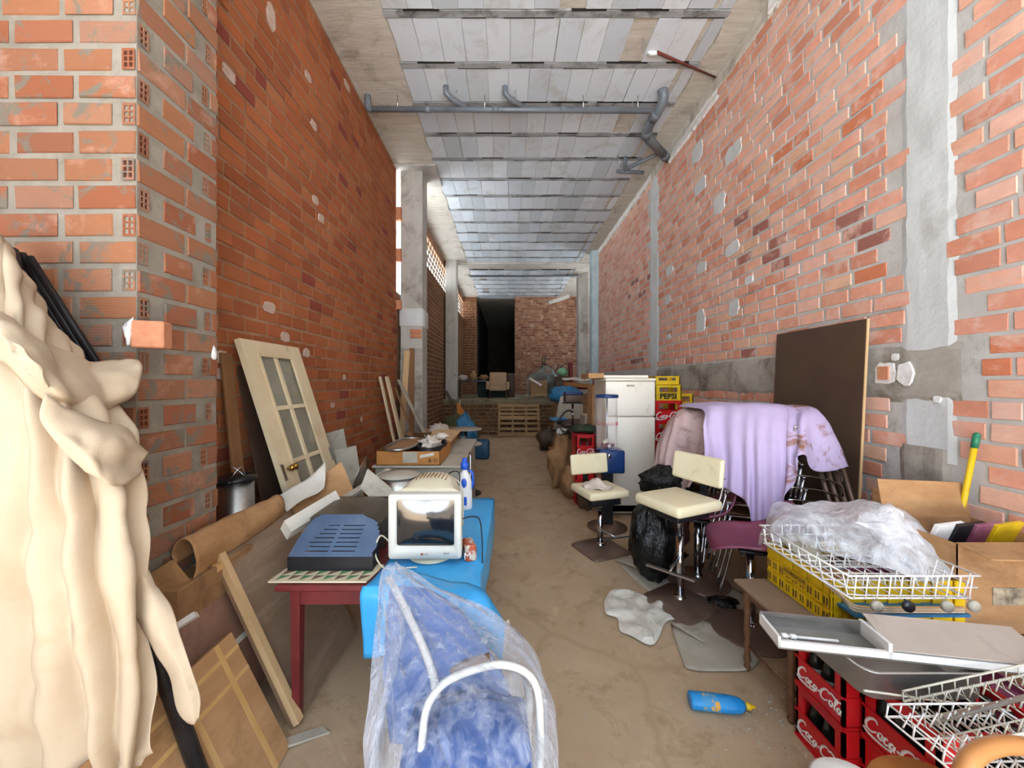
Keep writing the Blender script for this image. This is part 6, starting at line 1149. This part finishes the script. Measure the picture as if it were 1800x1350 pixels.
# ---------------- pallet and things on the platform ----------------
pw = mat('pallet_wood', '#9a7c58', '#ab8c66', .85, scale=5, bump=.2, stretch=(.2, 1, 1), dirt='#6c5338', damt=.3)
t = thing('wooden_pallet', 'wooden pallet standing upright against the brick front of the platform', 'pallet', (.34, 11.15, 0)); x0, x1 = -.28, .94
def pal(xa, xb, za, zb, n0, n1, nm):
    m = MB(); a = [V(x, 11.28-(1-z/1.0)*.20-n, z) for x, z, n in ((xa, za, n0), (xb, za, n0), (xb, zb, n0), (xa, zb, n0))]; m.hexa(*a, V(0, -(n1-n0), -.004)); m.obj(nm, pw, t)
for z in (.02, .2, .36, .50, .64, .76, .86): pal(x0+.04*(1-z), x1+.05*(1-z), z, z+(.11 if z in (.02, .50, .86) else .06), .08, .1, 'slat')
for x in (x0, x0+.40, x0+.80, x1-.06): pal(x, x+.07, .02, .97, .0, .08, 'bearer')
MT['beige_fab'] = mat('beige_upholstery', '#a98d6c', '#b59a7a', .9, scale=4, bump=.15)
t = thing('armchair', 'worn beige armchair with dark legs on the edge of the raised platform', 'armchair', (-.3, 12.6, 1.07)); ax = -.32; ay = 12.5; z = 1.07
MB().rbox((ax, ay+.3, z+.56), (.58, .16, .62), .05, Matrix.Rotation(-.12, 3, 'X'), n=3).obj('backrest', MT['beige_fab'], t); MB().rbox((ax, ay, z+.34), (.56, .6, .18), .05, n=3).obj('seat', MT['beige_fab'], t)
for s in (-1, 1): MB().rbox((ax+.33*s, ay, z+.42), (.1, .62, .26), .04, n=3).obj('armrest', MT['beige_fab'], t); MB().tube([V(ax+.26*s, ay-.25, z+.26), V(ax+.28*s, ay-.28, z)], .018, 8).obj('leg', MT['dark_board'], t); MB().tube([V(ax+.26*s, ay+.25, z+.26), V(ax+.28*s, ay+.28, z)], .018, 8).obj('leg', MT['dark_board'], t)
dk = mat('dark_green_metal', '#22302a', '#2c3b33', .6, scale=4)
t = thing('metal_table', 'dark table piled with odds and ends at the left of the platform', 'table', (-1.3, 13.2, 1.07)); MB().bx(-1.75, -.62, 12.9, 13.5, 1.62, 1.66).obj('tabletop', MT['tube'], t)
for x in (-1.7, -.67):
    for y in (12.95, 13.45): MB().tube([V(x, y, 1.07), V(x, y, 1.62)], .02, 8).obj('leg', MT['tube'], t)
for k, (x, w, h, mm, lb) in enumerate([(-1.55, .25, .2, 'rag', 'pale bundle at the left end of the dark platform table'), (-1.2, .16, .34, 'kraft', 'tall brown parcel in the middle of the dark platform table'), (-.85, .3, .2, 'kraft_d', 'crumpled brown bundle at the right end of the dark platform table')]): MB().ball((x, 13.15, 1.66+h*.48), (w*.6, .15, h*.52), 14, wob=.5, seed=k+40).obj('bundle', MT[mm], None, lb, 'bundle')
MB().rbox((-.55, 13.6, 1.36), (1.0, .5, .56), .02, n=1).obj('green_cabinet', dk, None, 'low dark green cabinet behind the beige armchair', 'cabinet')
MB().rbox((.12, 13.3, 1.5), (.26, .4, .85), .02, n=1).obj('dark_crate', MT['dark_board'], None, 'dark upright crate to the right of the beige armchair', 'crate')
MB().ball((.22, 12.2, 1.085), (.22, .12, .015), 14, wob=.4, seed=3).obj('paper_scrap', MT['paper'], None, 'pale paper scrap on the edge of the platform', 'paper')
t = thing('slatted_crate', 'pale wooden crate on short legs in front of the far brick wall', 'crate', (1.0, 12.1, 1.07))
for k in range(4): MB().bx(.74, 1.26, 11.9, 11.92, 1.16+.13*k, 1.27+.13*k).obj('slat', pw, t)
MB().bx(.74, 1.26, 12.35, 12.37, 1.16, 1.66).obj('back_panel', pw, t)
for x in (.74, 1.22):
    MB().bx(x, x+.04, 11.92, 12.35, 1.16, 1.6).obj('side_panel', pw, t)
    for y in (11.92, 12.31): MB().bx(x, x+.04, y, y+.04, 1.07, 1.68).obj('leg', pw, t)
MB().hexa(V(.68, 11.86, 1.72), V(.72, 11.86, 1.75), V(1.10, 11.86, 1.52), V(1.06, 11.86, 1.48), V(0, .03, 0)).obj('white_bar', MT['white_pl'], None, 'white bar slanting across the front of the pale slatted crate', 'bar')
t = thing('upturned_chairs', 'black chair legs sticking out above a heap under grey plastic', 'chairs', (1.4, 13.2, 1.07))
for a, b in (((1.18, 13, 1.9), (1.22, 13, 2.48)), ((1.27, 13, 1.9), (1.30, 13, 2.46)), ((1.22, 13, 2.3), (1.45, 13, 2.1)), ((1.6, 13, 1.8), (1.78, 13, 2.25)), ((1.7, 13, 1.8), (1.9, 13, 2.2))): MB().tube([a, b], .018, 8).obj('leg', MT['black'], t)
MB().rbox((1.4, 13.2, 1.5), (.8, .5, .8), .05).obj('seat_heap', MT['dark_board'], t)
rows = [[V(.62, 12.7, 1.12), V(1.0, 12.6, 1.1), V(1.4, 12.6, 1.1), V(1.85, 12.7, 1.1)], [V(.66, 12.75, 1.6), V(1.05, 12.65, 1.75), V(1.45, 12.6, 1.7), V(1.88, 12.75, 1.5)], [V(.7, 12.85, 1.78), V(1.08, 12.8, 2.0), V(1.45, 12.75, 2.1), V(1.8, 12.85, 1.7)], [V(.9, 13.4, 1.85), V(1.15, 13.4, 2.1), V(1.45, 13.4, 2.15), V(1.7, 13.4, 1.8)]]
MB().grid(surf(rows, 40, 34, amp=.06, freq=3, seed=2, amp2=.05, freq2=5)).obj('plastic_tarp', film('grey_tarp', '#6f8078', .5, .3, .5, 6, (1, 1, 1), .3), None, 'grey translucent plastic tarp over the heap of chairs on the platform', 'tarp')
MB().ball((1.75, 11.9, 1.93), (.17, .17, .13), 16, wob=.15, seed=2).obj('green_helmet', mat('pale_green_plastic', '#8fc79a', '#7fb98c', .5), None, 'pale green rounded bundle on top of the heap on the platform', 'bundle')
MB().rbox((1.76, 11.95, 1.43), (.5, .35, .72), .02, n=1).obj('dark_chest', MT['dark_board'], None, 'dark chest carrying the pale green bundle on the platform', 'chest')
MB().rbox((2.0, 11.9, 1.65), (.1, .3, 1.14), .01, n=1).obj('red_cabinet', mat('dark_red_paint', '#7c1f20', rough=.5), None, 'narrow red upright box beside the pale green bundle', 'box')
# ---------------- heap right of the aisle, from the platform to the fridge ----------------
carton('cardboard_box', 1.35, 2.2, 9.6, 10.3, 0, 1.3, 'tall stack of brown cardboard in front of the platform at the right', 'kraft_d', seed=4)
t = thing('red_chair_frame', 'red metal chair frame lying on the cardboard stack by the platform', 'chair', (1.8, 9.5, 1.3))
for a, b in (((1.4, 9.5, 1.30), (1.45, 9.5, 1.72)), ((2.15, 9.5, 1.30), (2.2, 9.5, 1.75)), ((1.95, 9.5, 1.66), (2.25, 9.5, 1.72)), ((1.4, 9.5, 1.45), (2.2, 9.5, 1.45))): MB().tube([a, b], .03, 8).obj('bar', bpy.data.materials['dark_red_paint'], t)
plank('wood_slab', (1.42, 9.45, 1.56), (2.1, 9.45, 1.50), .3, .1, mat('orange_slab', '#a8743c', rough=.7), 'orange brown wooden slab across the red chair frame', 'slab')
MB().grid(surf([[V(1.35, 9.35, 1.70), V(1.6, 9.35, 1.73), V(1.9, 9.35, 1.68), V(2.1, 9.35, 1.78)], [V(1.35, 9.1, 1.66), V(1.6, 9.1, 1.66), V(1.9, 9.1, 1.64), V(2.1, 9.1, 1.70)]], 14, 6, amp=.03, freq=6)).obj('white_cloth', MT['paper'], None, 'white cloth over the top of the red chair frame', 'cloth', solid=.01)
MB().ball((1.28, 8.2, 1.32), (.38, .3, .19), 20, wob=.35, seed=23).obj('blue_bag', MT['blue_d'] if 'blue_d' in MT else MT['blue'], None, 'light blue stuffed bag on top of the heap beyond the vending machine', 'bag')
carton('cardboard_box', 1.05, 1.7, 7.9, 8.6, 0, 1.14, 'grey brown box pile under the light blue stuffed bag', 'kraft_d', seed=14)
MB().hexa(V(.92, 7.4, .72), V(1.5, 7.4, .72), V(1.5, 7.5, 1.32), V(1.06, 7.5, 1.32), V(0, .02, 0)).obj('white_board', mat('dirty_white_board', '#a39b88', '#b1a996', .7), None, 'dirty white board leaning upright below the light blue bag', 'board')
t = thing('work_table', 'cluttered dark work table along the heap beyond the red crate', 'table', (1.35, 6.6, 0)); MB().bx(.95, 1.8, 5.75, 7.5, .84, .88).obj('tabletop', MT['dark_board'], t)
for x in (1.0, 1.75):
    for y in (5.8, 7.45): MB().bx(x-.03, x+.03, y-.03, y+.03, 0, .84).obj('leg', MT['dark_board'], t)
MB().rbox((.93, 6.9, .93), (.3, .4, .03), .01).obj('blue_shelf', MT['blue_d'], None, 'small blue panel jutting over the aisle from the work table', 'panel')
t = thing('small_black_stool', 'black stool with dark blue cushion standing on the work table', 'stool', (1.06, 6.1, .88))
MB().rbox((1.06, 6.1, 1.42), (.28, .26, .05), .02).obj('seat', bl, t); MB().rbox((1.06, 6.1, 1.34), (.27, .25, .12), .01).obj('box_body', MT['dark_board'], t); MB().bx(.9, 1.22, 6.0, 6.2, 1.255, 1.27).obj('footplate', MT['black'], t); MB().tube([V(1.06, 6.1, .9), V(1.06, 6.1, 1.26)], .016, 8).obj('pole', MT['chrome'], t); MB().lathe([(0, .88), (.12, .88), (.1, .9), (0, .905)], (1.06, 6.1, 0), 16, cap=False).obj('base', MT['black'], t)
MB().tube(crom([V(.8, 6.0, .93), V(.88, 6.0, 1.08), V(.97, 6.0, 1.15), V(1.05, 6.0, 1.12)], 12), .016, 8).obj('black_hose', MT['black'], None, 'black hose arching left of the small black stool', 'hose')
t = carton('cardboard_box', 1.16, 1.52, 5.62, 6.0, .882, 1.10, 'white and red printed box on the near end of the work table', 'grey_board', seed=3, tape=False); MB().bx(1.3, 1.42, 5.612, 5.62, .92, 1.0).obj('red_mark', bpy.data.materials['red_print'], t)
carton('cardboard_box', 1.17, 1.55, 5.12, 5.5, 0, 1.0, 'brown cardboard box on the floor behind the fridge edge', 'kraft_d', seed=9); carton('cardboard_box', 1.16, 1.5, 5.14, 5.46, 1.002, 1.56, 'tall brown cardboard box stacked between fridge and work table', 'kraft', seed=10)
for k in range(3): crate(.90, 4.92, .305*k, .25, .34, .305, 'red drinks crate left of the vending machine, %s from the floor' % ord_[k], MT['coke'], 'Coca-Cola' if k == 2 else None, 'white_print', 'red crates left of the vending machine', face='y')
for k in range(2): bottle(.97+.09*k, 5.0, .62+.0, .22, None, ['dark bottle standing in the top red crate left of the vending machine, left one', 'dark bottle standing in the top red crate left of the vending machine, right one'][k], 'bottles left of the vending machine')
MB().ball((1.06, 5.15, .965), (.2, .2, .055), 18, wob=.5, seed=31).obj('green_cloth', mat('dark_green_cloth', '#2d3a2c', '#39462f', .9, bump=.3), None, 'dark green cloth heaped on the red crate left of the vending machine', 'cloth')
MB().ball((.82, 5.75, .40), (.18, .2, .40), 28, wob=.6, seed=33).obj('grey_sack', MT['kraft_d'], None, 'pale grey sack standing at the aisle edge beyond the farther bar stool', 'sack')
MB().ball((.82, 5.7, .855), (.11, .11, .06), 16, wob=.3, seed=35).obj('black_white_bundle', mat('black_white_bundle', '#1d1b19', '#b8b2a8', .6, scale=14, lo=.5, hi=.54), None, 'black and white bundle on top of the pale grey sack', 'bundle')
MB().ball((.86, 5.2, .22), (.13, .16, .22), 18, wob=.4, seed=37).obj('brown_sack', MT['kraft_d'], None, 'slumped brown sack on the floor beside the red crate', 'sack')
MB().ball((.98, 4.75, .16), (.1, .12, .16), 18, wob=.4, seed=38).obj('dark_sack', MT['dark_board'], None, 'dark bag on the floor in front of the red crates', 'bag')
MB().ball((1.0, 7.0, .3), (.22, .3, .3), 18, wob=.4, seed=39).obj('dark_sack', MT['dark_board'], None, 'dark bag under the work table at the aisle', 'bag')
MB().ball((.95, 8.9, .25), (.25, .35, .25), 18, wob=.5, seed=41).obj('dark_sack', MT['dark_board'], None, 'dark bag by the foot of the pallet', 'bag')
